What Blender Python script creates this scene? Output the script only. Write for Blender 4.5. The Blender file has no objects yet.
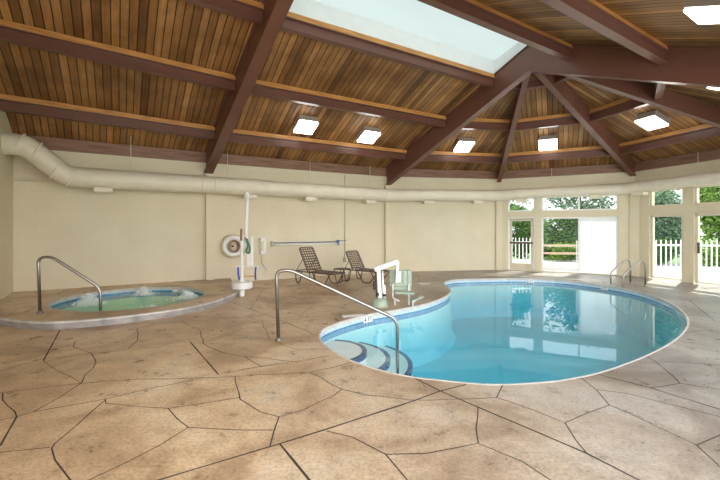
import bpy, bmesh, math, random
from mathutils import Vector, Matrix, noise
random.seed(7)
scn = bpy.context.scene
COL = scn.collection
PI = math.pi
F, HZ, CH = 387.0, 228.0, 1.55          # focal length in pixels, horizon row, eye height

def ground(u, v, z=0.0):
    Y = F * (CH - z) / (v - HZ)
    return Vector(((u - 360) / F * Y, Y, z))

# ------------------------------------------------------------------ materials
def new_mat(name):
    m = bpy.data.materials.new(name); m.use_nodes = True
    nt = m.node_tree; nt.nodes.clear()
    out = nt.nodes.new('ShaderNodeOutputMaterial')
    return m, nt, out
def N(nt, t, **kw):
    n = nt.nodes.new(t)
    for k, v in kw.items():
        if k in n.inputs: n.inputs[k].default_value = v
        else: setattr(n, k, v)
    return n
def c4(c): return (c[0], c[1], c[2], 1)
def ramp(nt, stops, fac):
    r = nt.nodes.new('ShaderNodeValToRGB')
    e = r.color_ramp.elements
    while len(e) < len(stops): e.new(.5)
    for el, (p, c) in zip(e, stops):
        el.position = p; el.color = c4(c)
    nt.links.new(fac, r.inputs[0]); return r
def mix(nt, fac, a, b, mode='MIX'):
    n = nt.nodes.new('ShaderNodeMix'); n.data_type = 'RGBA'; n.blend_type = mode
    for val, idx in ((fac, 0), (a, 6), (b, 7)):
        if hasattr(val, 'is_output'): nt.links.new(val, n.inputs[idx])
        else: n.inputs[idx].default_value = val if idx == 0 else c4(val)
    return n.outputs[2]
def math_n(nt, op, a, b=None):
    n = nt.nodes.new('ShaderNodeMath'); n.operation = op
    for i, val in enumerate((a, b)):
        if val is None: continue
        if hasattr(val, 'is_output'): nt.links.new(val, n.inputs[i])
        else: n.inputs[i].default_value = val
    return n.outputs[0]
def simple(name, col, rough=.6, metal=0, var=.08, scale=6, bump=0, coat=0):
    m, nt, out = new_mat(name)
    b = N(nt, 'ShaderNodeBsdfPrincipled', Roughness=rough, Metallic=metal)
    tc = N(nt, 'ShaderNodeTexCoord'); nz = N(nt, 'ShaderNodeTexNoise', Scale=scale, Detail=4)
    nt.links.new(tc.outputs['Object'], nz.inputs['Vector'])
    d = [max(0, x * (1 - var)) for x in col]; l = [min(1, x * (1 + var)) for x in col]
    r = ramp(nt, [(.3, d), (.7, l)], nz.outputs[0])
    nt.links.new(r.outputs[0], b.inputs['Base Color'])
    if coat: b.inputs['Coat Weight'].default_value = coat
    if bump:
        bp = N(nt, 'ShaderNodeBump', Strength=bump, Distance=.01)
        nt.links.new(nz.outputs[0], bp.inputs['Height']); nt.links.new(bp.outputs[0], b.inputs['Normal'])
    nt.links.new(b.outputs[0], out.inputs[0]); return m

def mat_wall():
    m, nt, out = new_mat('painted_block')
    b = N(nt, 'ShaderNodeBsdfPrincipled', Roughness=.75)
    uv = N(nt, 'ShaderNodeUVMap')
    br = N(nt, 'ShaderNodeTexBrick', Scale=1.0)
    br.inputs['Mortar Size'].default_value = .006; br.inputs['Mortar Smooth'].default_value = .5
    br.inputs['Brick Width'].default_value = .4; br.inputs['Row Height'].default_value = .2
    br.inputs['Color1'].default_value = (.73, .655, .475, 1); br.inputs['Color2'].default_value = (.745, .67, .49, 1)
    br.inputs['Mortar'].default_value = (.70, .62, .45, 1)
    nt.links.new(uv.outputs[0], br.inputs['Vector'])
    nz = N(nt, 'ShaderNodeTexNoise', Scale=1.2, Detail=3); nt.links.new(uv.outputs[0], nz.inputs['Vector'])
    c = mix(nt, .10, br.outputs[0], ramp(nt, [(.35, (.55, .47, .34)), (.65, (.86, .8, .66))], nz.outputs[0]).outputs[0])
    nt.links.new(c, b.inputs['Base Color'])
    bp = N(nt, 'ShaderNodeBump', Strength=.2, Distance=.003); bp.invert = True
    nt.links.new(br.outputs['Fac'], bp.inputs['Height']); nt.links.new(bp.outputs[0], b.inputs['Normal'])
    nt.links.new(b.outputs[0], out.inputs[0]); return m

def mat_deck_wood():
    m, nt, out = new_mat('stained_ceiling_boards')
    b = N(nt, 'ShaderNodeBsdfPrincipled', Roughness=.42)
    b.inputs['Specular IOR Level'].default_value = .35
    uv = N(nt, 'ShaderNodeUVMap'); sp = N(nt, 'ShaderNodeSeparateXYZ'); nt.links.new(uv.outputs[0], sp.inputs[0])
    q = math_n(nt, 'DIVIDE', sp.outputs[0], .135)
    fl = math_n(nt, 'FLOOR', q); fr = math_n(nt, 'FRACT', q)
    edge = math_n(nt, 'ABSOLUTE', math_n(nt, 'SUBTRACT', fr, .5))
    groove = ramp(nt, [(.41, (0, 0, 0)), (.47, (1, 1, 1))], edge)
    wn = N(nt, 'ShaderNodeTexWhiteNoise'); wn.noise_dimensions = '2D'
    cb = N(nt, 'ShaderNodeCombineXYZ'); nt.links.new(fl, cb.inputs[0])
    nt.links.new(cb.outputs[0], wn.inputs['Vector'])
    tone = ramp(nt, [(0, (.20, .09, .030)), (.15, (.32, .155, .055)), (.6, (.44, .22, .078)), (.9, (.55, .29, .11)), (1, (.66, .33, .11))], wn.outputs[0])
    cb2 = N(nt, 'ShaderNodeCombineXYZ')
    nt.links.new(math_n(nt, 'MULTIPLY', sp.outputs[0], 24), cb2.inputs[0]); nt.links.new(math_n(nt, 'MULTIPLY', sp.outputs[1], 1.6), cb2.inputs[1])
    nt.links.new(math_n(nt, 'MULTIPLY', fl, 3.3), cb2.inputs[2])
    g = N(nt, 'ShaderNodeTexNoise', Scale=1.0, Detail=5, Roughness=.65); nt.links.new(cb2.outputs[0], g.inputs['Vector'])
    lf = N(nt, 'ShaderNodeTexNoise', Scale=.8, Detail=4, Roughness=.6); nt.links.new(uv.outputs[0], lf.inputs['Vector'])
    t2 = mix(nt, .8, tone.outputs[0], ramp(nt, [(.36, (.48, .44, .40)), (.55, (1.0, 1.0, 1.0))], lf.outputs[0]).outputs[0], 'MULTIPLY')
    c1 = mix(nt, .75, t2, ramp(nt, [(.3, (.45, .42, .4)), (.7, (1.0, 1.0, 1.0))], g.outputs[0]).outputs[0], 'MULTIPLY')
    c = mix(nt, groove.outputs[0], c1, (.016, .008, .004))
    nt.links.new(c, b.inputs['Base Color'])
    bp = N(nt, 'ShaderNodeBump', Strength=.6, Distance=.01); bp.invert = True
    nt.links.new(groove.outputs[0], bp.inputs['Height']); nt.links.new(bp.outputs[0], b.inputs['Normal'])
    nt.links.new(b.outputs[0], out.inputs[0]); return m

def mat_timber(name, dark, light, sc=1.0):
    m, nt, out = new_mat(name)
    b = N(nt, 'ShaderNodeBsdfPrincipled', Roughness=.5)
    uv = N(nt, 'ShaderNodeUVMap'); mp = N(nt, 'ShaderNodeMapping'); mp.inputs['Scale'].default_value = (1.5 * sc, 22 * sc, 1)
    nt.links.new(uv.outputs[0], mp.inputs[0])
    g = N(nt, 'ShaderNodeTexNoise', Scale=1.0, Detail=6, Roughness=.6); nt.links.new(mp.outputs[0], g.inputs['Vector'])
    r = ramp(nt, [(.3, dark), (.68, light)], g.outputs[0])
    nt.links.new(r.outputs[0], b.inputs['Base Color'])
    nt.links.new(b.outputs[0], out.inputs[0]); return m

def mat_floor():
    m, nt, out = new_mat('stamped_concrete')
    b = N(nt, 'ShaderNodeBsdfPrincipled', Roughness=.38)
    b.inputs['Specular IOR Level'].default_value = .4
    tc = N(nt, 'ShaderNodeTexCoord')
    n1 = N(nt, 'ShaderNodeTexNoise', Scale=.85, Detail=5, Roughness=.6, Distortion=.6)
    n2 = N(nt, 'ShaderNodeTexNoise', Scale=4.5, Detail=7, Roughness=.7)
    n3 = N(nt, 'ShaderNodeTexNoise', Scale=38, Detail=5, Roughness=.75)
    for n in (n1, n2, n3): nt.links.new(tc.outputs['Object'], n.inputs['Vector'])
    a = ramp(nt, [(.30, (.27, .175, .10)), (.43, (.45, .305, .18)), (.53, (.60, .435, .27)), (.66, (.68, .54, .38))], n1.outputs[0])
    c = mix(nt, .55, a.outputs[0], ramp(nt, [(.33, (.58, .52, .46)), (.60, (1.14, 1.10, 1.06))], n2.outputs[0]).outputs[0], 'MULTIPLY')
    c = mix(nt, .45, c, ramp(nt, [(.40, (.50, .46, .43)), (.54, (1.15, 1.15, 1.15))], n3.outputs[0]).outputs[0], 'MULTIPLY')
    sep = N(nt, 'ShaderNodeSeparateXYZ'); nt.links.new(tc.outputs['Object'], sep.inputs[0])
    # cooler window light painted into the slab colour: greyer and darker toward the windows
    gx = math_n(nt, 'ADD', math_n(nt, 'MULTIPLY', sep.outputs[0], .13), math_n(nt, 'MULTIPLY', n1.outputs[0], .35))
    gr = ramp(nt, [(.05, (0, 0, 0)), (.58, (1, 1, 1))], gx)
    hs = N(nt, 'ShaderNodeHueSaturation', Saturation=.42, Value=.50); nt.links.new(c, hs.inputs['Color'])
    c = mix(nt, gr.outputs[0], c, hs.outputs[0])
    nt.links.new(c, b.inputs['Base Color'])
    bp = N(nt, 'ShaderNodeBump', Strength=.35, Distance=.012)
    nt.links.new(mix(nt, .5, n2.outputs[0], n3.outputs[0]), bp.inputs['Height']); nt.links.new(bp.outputs[0], b.inputs['Normal'])
    r2 = ramp(nt, [(.3, (.22, .22, .22)), (.7, (.48, .48, .48))], n2.outputs[0]); nt.links.new(r2.outputs[0], b.inputs['Roughness'])
    nt.links.new(b.outputs[0], out.inputs[0]); return m

def mat_water(name, absorb, dens, bump):
    m, nt, out = new_mat(name)
    geo = N(nt, 'ShaderNodeNewGeometry'); sp = N(nt, 'ShaderNodeSeparateXYZ'); nt.links.new(geo.outputs['True Normal'], sp.inputs[0])
    top = math_n(nt, 'GREATER_THAN', math_n(nt, 'ABSOLUTE', sp.outputs[2]), .5)
    pos = N(nt, 'ShaderNodeSeparateXYZ'); nt.links.new(geo.outputs['Position'], pos.inputs[0])
    hi = math_n(nt, 'GREATER_THAN', pos.outputs[2], -.4)
    fr = N(nt, 'ShaderNodeFresnel', IOR=1.42)
    tr = N(nt, 'ShaderNodeBsdfTransparent'); gl = N(nt, 'ShaderNodeBsdfGlossy', Roughness=.015)
    nz = N(nt, 'ShaderNodeTexNoise', Scale=bump[0], Detail=2); tc = N(nt, 'ShaderNodeTexCoord'); nt.links.new(tc.outputs['Object'], nz.inputs['Vector'])
    bp = N(nt, 'ShaderNodeBump', Strength=bump[1], Distance=.02); nt.links.new(nz.outputs[0], bp.inputs['Height'])
    nt.links.new(bp.outputs[0], gl.inputs['Normal']); nt.links.new(bp.outputs[0], fr.inputs['Normal'])
    mx = N(nt, 'ShaderNodeMixShader')
    front = math_n(nt, 'SUBTRACT', 1.0, geo.outputs['Backfacing'])
    fac = math_n(nt, 'MULTIPLY', math_n(nt, 'MULTIPLY', math_n(nt, 'MULTIPLY', top, hi), front), fr.outputs[0])
    nt.links.new(fac, mx.inputs[0]); nt.links.new(tr.outputs[0], mx.inputs[1]); nt.links.new(gl.outputs[0], mx.inputs[2])
    va = N(nt, 'ShaderNodeVolumeAbsorption', Density=dens); va.inputs['Color'].default_value = c4(absorb)
    nt.links.new(mx.outputs[0], out.inputs[0]); nt.links.new(va.outputs[0], out.inputs[1]); return m

def mat_glass():
    m, nt, out = new_mat('window_glass')
    tr = N(nt, 'ShaderNodeBsdfTransparent'); tr.inputs[0].default_value = (.96, .985, .98, 1)
    gl = N(nt, 'ShaderNodeBsdfGlossy', Roughness=.02); fr = N(nt, 'ShaderNodeLayerWeight', Blend=.12)
    mx = N(nt, 'ShaderNodeMixShader')
    for a, bb in ((fr.outputs[0], 0), (tr.outputs[0], 1), (gl.outputs[0], 2)): nt.links.new(a, mx.inputs[bb])
    nt.links.new(mx.outputs[0], out.inputs[0]); return m
def mat_translucent(name, col, t=.6):
    m, nt, out = new_mat(name)
    d = N(nt, 'ShaderNodeBsdfDiffuse'); d.inputs[0].default_value = c4(col)
    tl = N(nt, 'ShaderNodeBsdfTranslucent'); tl.inputs[0].default_value = c4(col)
    nz = N(nt, 'ShaderNodeTexNoise', Scale=1.5); r = ramp(nt, [(.3, [x * .93 for x in col]), (.7, col)], nz.outputs[0])
    nt.links.new(r.outputs[0], d.inputs[0]); nt.links.new(r.outputs[0], tl.inputs[0])
    mx = N(nt, 'ShaderNodeMixShader', Fac=t); nt.links.new(d.outputs[0], mx.inputs[1]); nt.links.new(tl.outputs[0], mx.inputs[2])
    nt.links.new(mx.outputs[0], out.inputs[0]); return m
def mat_lamp(name, col, s):
    m, nt, out = new_mat(name)
    e = N(nt, 'ShaderNodeEmission', Strength=s); e.inputs[0].default_value = c4(col)
    nt.links.new(e.outputs[0], out.inputs[0]); return m
def mat_tiles(name, c1, c2, mortar, size):
    m, nt, out = new_mat(name)
    b = N(nt, 'ShaderNodeBsdfPrincipled', Roughness=.2)
    uv = N(nt, 'ShaderNodeUVMap'); mp = N(nt, 'ShaderNodeMapping'); mp.inputs['Scale'].default_value = (1 / size,) * 3
    nt.links.new(uv.outputs[0], mp.inputs[0])
    br = N(nt, 'ShaderNodeTexBrick', Scale=1.0); br.offset = 0
    br.inputs['Brick Width'].default_value = 1; br.inputs['Row Height'].default_value = 1
    br.inputs['Mortar Size'].default_value = .05
    nt.links.new(mp.outputs[0], br.inputs['Vector'])
    br.inputs['Color1'].default_value = c4(c1); br.inputs['Color2'].default_value = c4(c2); br.inputs['Mortar'].default_value = c4(mortar)
    nt.links.new(br.outputs[0], b.inputs['Base Color']); nt.links.new(b.outputs[0], out.inputs[0]); return m
def mat_leaf(name, dark, light):
    m, nt, out = new_mat(name)
    oi = N(nt, 'ShaderNodeNewGeometry')
    r = ramp(nt, [(0, dark), (.6, light), (1, [x * 1.4 for x in light])], oi.outputs['Random Per Island'])
    d = N(nt, 'ShaderNodeBsdfDiffuse'); tl = N(nt, 'ShaderNodeBsdfTranslucent')
    nt.links.new(r.outputs[0], d.inputs[0]); nt.links.new(r.outputs[0], tl.inputs[0])
    mx = N(nt, 'ShaderNodeMixShader', Fac=.45); nt.links.new(d.outputs[0], mx.inputs[1]); nt.links.new(tl.outputs[0], mx.inputs[2])
    nt.links.new(mx.outputs[0], out.inputs[0]); return m

M = dict(
    wall=mat_wall(), boards=mat_deck_wood(), floor=mat_floor(), glass=mat_glass(),
    nailer=mat_timber('orange_pine', (.36, .145, .03), (.70, .36, .105)),
    fascia=mat_timber('red_brown_timber', (.16, .075, .045), (.33, .175, .11)),
    steel=simple('maroon_steel_paint', (.155, .066, .045), .30, var=.08, scale=2),
    groove=simple('joint_dirt', (.045, .03, .02), .9),
    cream=simple('cream_paint', (.66, .58, .43), .6, var=.05),
    trimcream=simple('pale_cream_paint', (.74, .68, .54), .55, var=.04),
    white=simple('white_plastic', (.80, .79, .76), .4, var=.03),
    whitep=simple('white_powder_coat', (.82, .82, .80), .35, var=.03),
    duct=simple('cream_duct_metal', (.76, .70, .56), .45, var=.04, scale=3),
    chrome=simple('brushed_stainless', (.36, .34, .31), .30, 1, var=.05),
    dark=simple('dark_rubber', (.03, .028, .026), .6),
    brown=simple('brown_metal_frame', (.10, .062, .048), .45),
    strap=simple('brown_vinyl_strap', (.12, .075, .06), .5),
    sage=simple('sage_green_plastic', (.33, .39, .29), .4),
    green=simple('green_webbing', (.10, .22, .13), .7),
    blue=simple('blue_nylon', (.03, .07, .42), .5),
    bluepole=simple('blue_pole_paint', (.10, .14, .36), .35),
    orange=simple('tan_webbing', (.55, .32, .15), .7),
    plaster=simple('pool_plaster', (.42, .72, .75), .6, var=.04, scale=2),
    steps=simple('step_plaster', (.84, .84, .80), .6, var=.04, scale=2),
    coping=simple('pale_coping', (.56, .52, .47), .5, var=.15, scale=9, bump=.2),
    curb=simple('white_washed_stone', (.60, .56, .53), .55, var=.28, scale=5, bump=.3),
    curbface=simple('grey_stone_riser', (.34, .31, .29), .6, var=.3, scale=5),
    tile=mat_tiles('blue_mosaic', (.03, .15, .31), (.10, .32, .48), (.30, .46, .55), .03),
    tilew=mat_tiles('white_blue_mosaic', (.62, .72, .80), (.42, .6, .76), (.7, .72, .74), .05),
    nosing=mat_tiles('navy_nosing_tile', (.02, .05, .16), (.05, .11, .27), (.2, .28, .4), .05),
    spaplaster=simple('green_spa_plaster', (.42, .74, .54), .6, var=.05),
    water=mat_water('pool_water', (.10, .78, .92), .34, (1.6, .03)),
    spawater=mat_water('spa_water', (.35, .85, .62), .45, (7, .35)),
    foam=simple('foam', (.86, .90, .88), .8),
    sky_panel=mat_translucent('skylight_acrylic', (.20, .235, .23), .7),
    shade=mat_translucent('roller_shade', (.94, .95, .96), .6),
    skywell=simple('white_drywall', (.82, .86, .85), .8, var=.02),
    lamp=mat_lamp('lamp_diffuser', (1.0, .97, .92), 6.0),
    housing=simple('grey_lamp_housing', (.36, .33, .30), .5),
    patio=simple('patio_concrete', (.40, .39, .37), .8, var=.1, scale=2),
    lawn=simple('grass', (.10, .20, .05), .95, var=.4, scale=8),
    fence=simple('white_vinyl', (.60, .585, .56), .5, var=.03),
    rail=simple('weathered_rail_wood', (.38, .24, .17), .8),
    bark=simple('bark', (.16, .11, .08), .9, var=.3),
    leafa=mat_leaf('leaf_bright', (.05, .10, .02), (.20, .31, .07)),
    leafb=mat_leaf('leaf_deep', (.028, .06, .018), (.10, .18, .055)),
    leafc=mat_leaf('leaf_bluish', (.045, .08, .05), (.15, .22, .14)),
    black=simple('black_print', (.02, .02, .02), .6),
)

# ------------------------------------------------------------------ mesh helpers
def link(name, bm, mat, parent=None, smooth=False, flat_uv=None):
    me = bpy.data.meshes.new(name); bm.normal_update(); bm.to_mesh(me); bm.free()
    o = bpy.data.objects.new(name, me); COL.objects.link(o)
    if mat is not None:
        for mm in (mat if isinstance(mat, (list, tuple)) else [mat]): me.materials.append(mm)
    if smooth: me.shade_smooth()
    if parent is not None:
        o.parent = parent
        o.matrix_parent_inverse = parent.matrix_basis.inverted()
    return o
def tag(o, label=None, cat=None, group=None, kind=None):
    if label: o['label'] = label
    if cat: o['category'] = cat
    if group: o['group'] = group
    if kind: o['kind'] = kind
    return o
def empty(name, loc, label, cat, group=None):
    o = bpy.data.objects.new(name, None); o.empty_display_size = .2; COL.objects.link(o); o.location = loc
    return tag(o, label, cat, group)
def struct(o): o['kind'] = 'structure'; return o

def uvl(bm): return bm.loops.layers.uv.verify()
def quad(bm, pts, uvs=None):
    vs = [bm.verts.new(p) for p in pts]; f = bm.faces.new(vs)
    if uvs:
        L = uvl(bm)
        for lp, q in zip(f.loops, uvs): lp[L].uv = q
    return f
def beam(bm, P, Q, w, d, top=0.0):
    """plumb box from P to Q, width w, hanging d below the axis line (top offset above)"""
    P = Vector(P); Q = Vector(Q); a = (Q - P); h = Vector((a.x, a.y, 0)).normalized(); n = Vector((-h.y, h.x, 0)) * (w / 2)
    up = Vector((0, 0, 1)); L = uvl(bm); ln = a.length
    v = [[bm.verts.new(p + s * n + up * z) for s in (-1, 1) for z in (top - d, top)] for p in (P, Q)]
    A, B = v
    for idx, hh in (((0, 1), 0), ((2, 3), .37), ((0, 2), .71), ((1, 3), .13)):
        i, j = idx
        f = bm.faces.new((A[i], A[j], B[j], B[i]))
        sz = d if i + 1 == j else w
        for lp, q in zip(f.loops, ((0, hh), (0, hh + sz), (ln, hh + sz), (ln, hh))): lp[L].uv = q
    for E_ in (A, B): bm.faces.new((E_[0], E_[1], E_[3], E_[2]))
    bmesh.ops.recalc_face_normals(bm, faces=bm.faces)
def box(bm, c, s, rot=None, bev=0):
    """box centred at c with size s, rot = Matrix"""
    g = bmesh.ops.create_cube(bm, size=1)
    vs = g['verts']
    for v in vs: v.co = Vector((v.co.x * s[0], v.co.y * s[1], v.co.z * s[2]))
    if bev:
        es = {e for v in vs for e in v.link_edges}
        r = bmesh.ops.bevel(bm, geom=list(es), offset=bev, segments=2, affect='EDGES', profile=.5)
        vs = list({v for f in r['faces'] for v in f.verts} | {v for v in vs if v.is_valid})
    T = Matrix.Translation(Vector(c)) @ (rot.to_4x4() if rot else Matrix())
    for v in vs: v.co = T @ v.co
    return vs
def rounded(pts, r, n=6):
    """round the inner corners of a polyline"""
    pts = [Vector(p) for p in pts]; out = [pts[0]]
    for i in range(1, len(pts) - 1):
        a, b, c = pts[i - 1], pts[i], pts[i + 1]
        rr = min(r, (a - b).length * .49, (c - b).length * .49)
        p = b + (a - b).normalized() * rr; q = b + (c - b).normalized() * rr
        for k in range(n + 1):
            t = k / n; out.append(p * (1 - t) ** 2 + b * 2 * t * (1 - t) + q * t * t)
    out.append(pts[-1]); return out
def tube(bm, pts, r, seg=10, caps=True):
    pts = [Vector(p) for p in pts]; rr = r if isinstance(r, (list, tuple)) else [r] * len(pts)
    rings = []; prev = None; L = uvl(bm); acc = [0]
    for i in range(1, len(pts)): acc.append(acc[-1] + (pts[i] - pts[i - 1]).length)
    for i, p in enumerate(pts):
        t = (pts[min(i + 1, len(pts) - 1)] - pts[max(i - 1, 0)]).normalized()
        if prev is None:
            up = Vector((0, 0, 1)) if abs(t.z) < .9 else Vector((1, 0, 0)); x = t.cross(up).normalized()
        else: x = (prev - t * prev.dot(t)).normalized()
        prev = x; y = t.cross(x)
        rings.append([bm.verts.new(p + (x * math.cos(2 * PI * k / seg) + y * math.sin(2 * PI * k / seg)) * rr[i]) for k in range(seg)])
    for i in range(len(rings) - 1):
        for k in range(seg):
            a, b = rings[i], rings[i + 1]; f = bm.faces.new((a[k], a[(k + 1) % seg], b[(k + 1) % seg], b[k])); f.smooth = True
            for lp, q in zip(f.loops, ((acc[i], k / seg), (acc[i], (k + 1) / seg), (acc[i + 1], (k + 1) / seg), (acc[i + 1], k / seg))): lp[L].uv = q
    if caps: bm.faces.new(rings[0][::-1]); bm.faces.new(rings[-1])
def lathe(bm, prof, c, seg=32):
    """prof: list of (r, z)"""
    c = Vector(c); rings = []
    for r, z in prof:
        rings.append([bm.verts.new(c + Vector((max(r, .0005) * math.cos(2 * PI * k / seg), max(r, .0005) * math.sin(2 * PI * k / seg), z))) for k in range(seg)])
    for a, b in zip(rings, rings[1:]):
        for k in range(seg): bm.faces.new((a[k], a[(k + 1) % seg], b[(k + 1) % seg], b[k]))
    bm.faces.new(rings[0][::-1]); bm.faces.new(rings[-1])
    bmesh.ops.recalc_face_normals(bm, faces=bm.faces)
def BM(): return bmesh.new()
def text_mesh(name, body, size, mat, parent, T):
    cu = bpy.data.curves.new(name, 'FONT'); cu.body = body; cu.size = size; cu.align_x = 'CENTER'; cu.align_y = 'CENTER'; cu.extrude = .002
    o = bpy.data.objects.new(name + '_curve', cu); me = bpy.data.meshes.new_from_object(o); bpy.data.objects.remove(o)
    me.name = name; me.transform(T); me.materials.clear(); me.materials.append(mat)
    o = bpy.data.objects.new(name, me); COL.objects.link(o); o.parent = parent
    o.matrix_parent_inverse = parent.matrix_basis.inverted()
    return o

# ------------------------------------------------------------------ plan of the hall
def V2(x, y): return Vector((x, y, 0))
VL = V2(-7.75, 8.65); V0 = V2(-4.25, 10.77); V1 = V2(.92, 13.63)
VB2 = V2(5.14, 14.35); VB3 = V2(8.85, 12.45); VB4 = V2(9.9, 8.65); V5 = V2(7.08, 4.57)
C = V2(4.0, 9.1); A0 = V2(-1.08, 5.97)
ZA, ZSL = 5.85, 2.22                  # ceiling boards: height at the apex and fall to the wall
FR = (.177, .48, .792)                # where the purlins sit between apex and wall
def at_z(p, z): return Vector((p.x, p.y, z))
def rib(apex, foot, t, dz=0): p = apex + (foot - apex) * t; return at_z(p, ZA - ZSL * abs(t) + dz)
V5o = C * 2 - V1; V0o = A0 * 2 - V0
# left end wall line
WL = [at_z(VL, 3.63), Vector((-7.12, 7.65, 4.20)), Vector((-6.15, 6.12, 4.95)), Vector((-5.2, 4.62, 5.55)), Vector((-4.75, 3.9, 5.85))]
WR = [Vector((-4.3, 3.2, 5.55)), Vector((-3.35, 1.75, 4.95)), Vector((-2.4, .3, 4.2)), Vector((-1.8, -.65, 3.63))]

# ------------------------------------------------------------------ ceiling boards
bm = BM()
def board_strip(P, Q, R_, S_, u0=0):
    """P->Q is the lower line, S->R the upper one; boards run from lower to upper"""
    d = (Q - P).normalized()
    def uv(x): r = x - P; a = r.dot(d); return (u0 + a, (r - d * a).length)
    quad(bm, [P, Q, R_, S_], [uv(P), uv(Q), uv(R_), uv(S_)])
def ln(i, side, which):
    t = (1.03,) + tuple(FR[::-1]) + (0,)
    if which == 'W': return (WL if side > 0 else [WR[3], WR[2], WR[1], WR[0], WL[4]])[i]
    ap, ft = (A0, V0 if side > 0 else V0o) if which == 'A' else (C, V1 if side > 0 else V5o)
    return rib(ap, ft, t[i])
for side in (1, -1):
    for a, b, off in (('W', 'A', 3.3), ('A', 'B', 40.1)):
        for i in range(4):
            if a == 'A' and i == 3: continue          # the skylight opening
            board_strip(ln(i, side, a), ln(i, side, b), ln(i + 1, side, b), ln(i + 1, side, a), off + i * 7.7 + side * 90)
sect = [(V1, VB2), (VB2, VB3), (VB3, VB4), (VB4, V5o)]
for k, (p, q) in enumerate(sect):
    a, b = rib(C, p, 1.03), rib(C, q, 1.03); c = rib(C, p, 0); d = (b - a).normalized()
    def uv(x): r = x - a; e = r.dot(d); return (200 + k * 31 + e, (r - d * e).length)
    vs = [bm.verts.new(x) for x in (a, b, c)]; f = bm.faces.new(vs); L = uvl(bm)
    for lp, x in zip(f.loops, (a, b, c)): lp[L].uv = uv(x)
for f in bm.faces:
    if f.normal.z > 0 or (f.normal_update() or f.normal.z > 0): f.normal_flip()
ceil = struct(link('ceiling', bm, M['boards']))
md = ceil.modifiers.new('thick', 'SOLIDIFY'); md.thickness = .05; md.offset = -1

# ------------------------------------------------------------------ rafters
def rafter(ap, ft, t0, t1, dep, fw, label, ww=.11):
    P = rib(ap, ft, t0, -.004); Q = rib(ap, ft, t1, -.004)
    o = empty('roof_rafter', at_z(Q, Q.z - dep), label, 'beam', 'brown steel rafters of the roof')
    b = BM(); beam(b, P, Q, ww, dep - .03); link('web', b, M['steel'], o)
    b = BM(); beam(b, P, Q, fw, .035, -(dep - .035)); link('bottom_flange', b, M['steel'], o)
    b = BM(); beam(b, P, Q, fw * .9, .03, 0); link('top_flange', b, M['steel'], o)
    return o
def frame(ap, f1, f2, dep, fw, label):
    """gable frame: two rafters joined at the ridge are one welded frame"""
    Q = rib(ap, f1, .975, -.004)
    o = empty('roof_frame', at_z(Q, Q.z - dep), label, 'beam', None)
    for ft in (f1, f2):
        P = rib(ap, ft, -.0, -.004); Q = rib(ap, ft, .975, -.004); P2 = P + (P - Q).normalized() * .0
        b = BM(); beam(b, P2, Q, .12, dep - .03); link('web', b, M['steel'], o)
        b = BM(); beam(b, P2, Q, fw, .035, -(dep - .035)); link('bottom_flange', b, M['steel'], o)
        b = BM(); beam(b, P2, Q, fw * .9, .03, 0); link('top_flange', b, M['steel'], o)
    return o
fa = frame(A0, V0, V0o, .63, .24, 'wide brown steel rafter rising from the pilaster right of the hot tub')
fb = frame(C, V1, V5o, .63, .20, 'deep brown roof frame along the right end of the skylight, over the pool')
rafter(C, VB2, .03, .975, .45, .14, 'narrow pinkish-brown hip rafter meeting the wall just left of the glazed door')
rafter(C, VB3, .03, .975, .47, .16, 'hip rafter landing above the wall post between the white sliding panel and the right windows')
rafter(C, VB4, .03, .975, .42, .16, 'hip rafter running down to the right edge of the photo above the right windows')

# ------------------------------------------------------------------ purlins with their timber nailers
def purlin(P, Q, label, inset0=.07, inset1=.07):
    d = (Q - P).normalized(); P = P + d * inset0; Q = Q - d * inset1
    o = empty('purlin', (P + Q) / 2, label, 'beam')
    b = BM(); beam(b, P, Q, .10, .11, -.002); link('wood_nailer', b, M['nailer'], o)
    b = BM(); beam(b, P, Q, .035, .20, -.112); beam(b, P, Q, .14, .018, -.305); beam(b, P, Q, .16, .018, -.112); link('steel_channel', b, M['steel'], o)
    return o
hn = {3: ('highest', 'nearest the ridge'), 2: ('middle', ''), 1: ('lowest', 'nearest the wall')}
purlin(ln(1, 1, 'W'), ln(1, 1, 'A'), 'lowest brown purlin with orange timber cap over the hot tub', 0, .07)
purlin(ln(2, 1, 'W'), ln(2, 1, 'A'), 'second purlin up over the hot tub, orange timber above brown steel', 0, .07)
purlin(ln(3, 1, 'W'), ln(3, 1, 'A'), 'highest purlin left of the wide rafter, cut off by the top left of the photo', 0, .07)
purlin(ln(1, 1, 'A'), ln(1, 1, 'B'), 'lowest purlin behind the pair of ceiling lights, nearest the loungers wall')
purlin(ln(2, 1, 'A'), ln(2, 1, 'B'), 'purlin between the pair of ceiling lights and the skylight, orange timber on top')
purlin(ln(3, 1, 'A'), ln(3, 1, 'B'), 'purlin along the lower left edge of the skylight')
purlin(ln(3, -1, 'A'), ln(3, -1, 'B'), 'purlin along the upper right edge of the skylight')
purlin(ln(2, -1, 'A'), ln(2, -1, 'B'), 'purlin beyond the skylight with pale bottom flange, next to the big near light')
purlin(ln(1, -1, 'A'), ln(1, -1, 'B'), 'purlin on the near roof slope above the camera')
sname = ['between the deep roof frame and the narrow hip rafter', 'over the glazed door and sliding door', 'over the right windows', 'in the last roof bay at the right edge']
rn = {0: 'small top ring purlin', 1: 'middle ring purlin', 2: 'lowest ring purlin'}
for k, (p, q) in enumerate(sect):
    for j in range(3):
        purlin(rib(C, p, FR[j]), rib(C, q, FR[j]), rn[j] + ' ' + sname[k], .06, .06)

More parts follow.
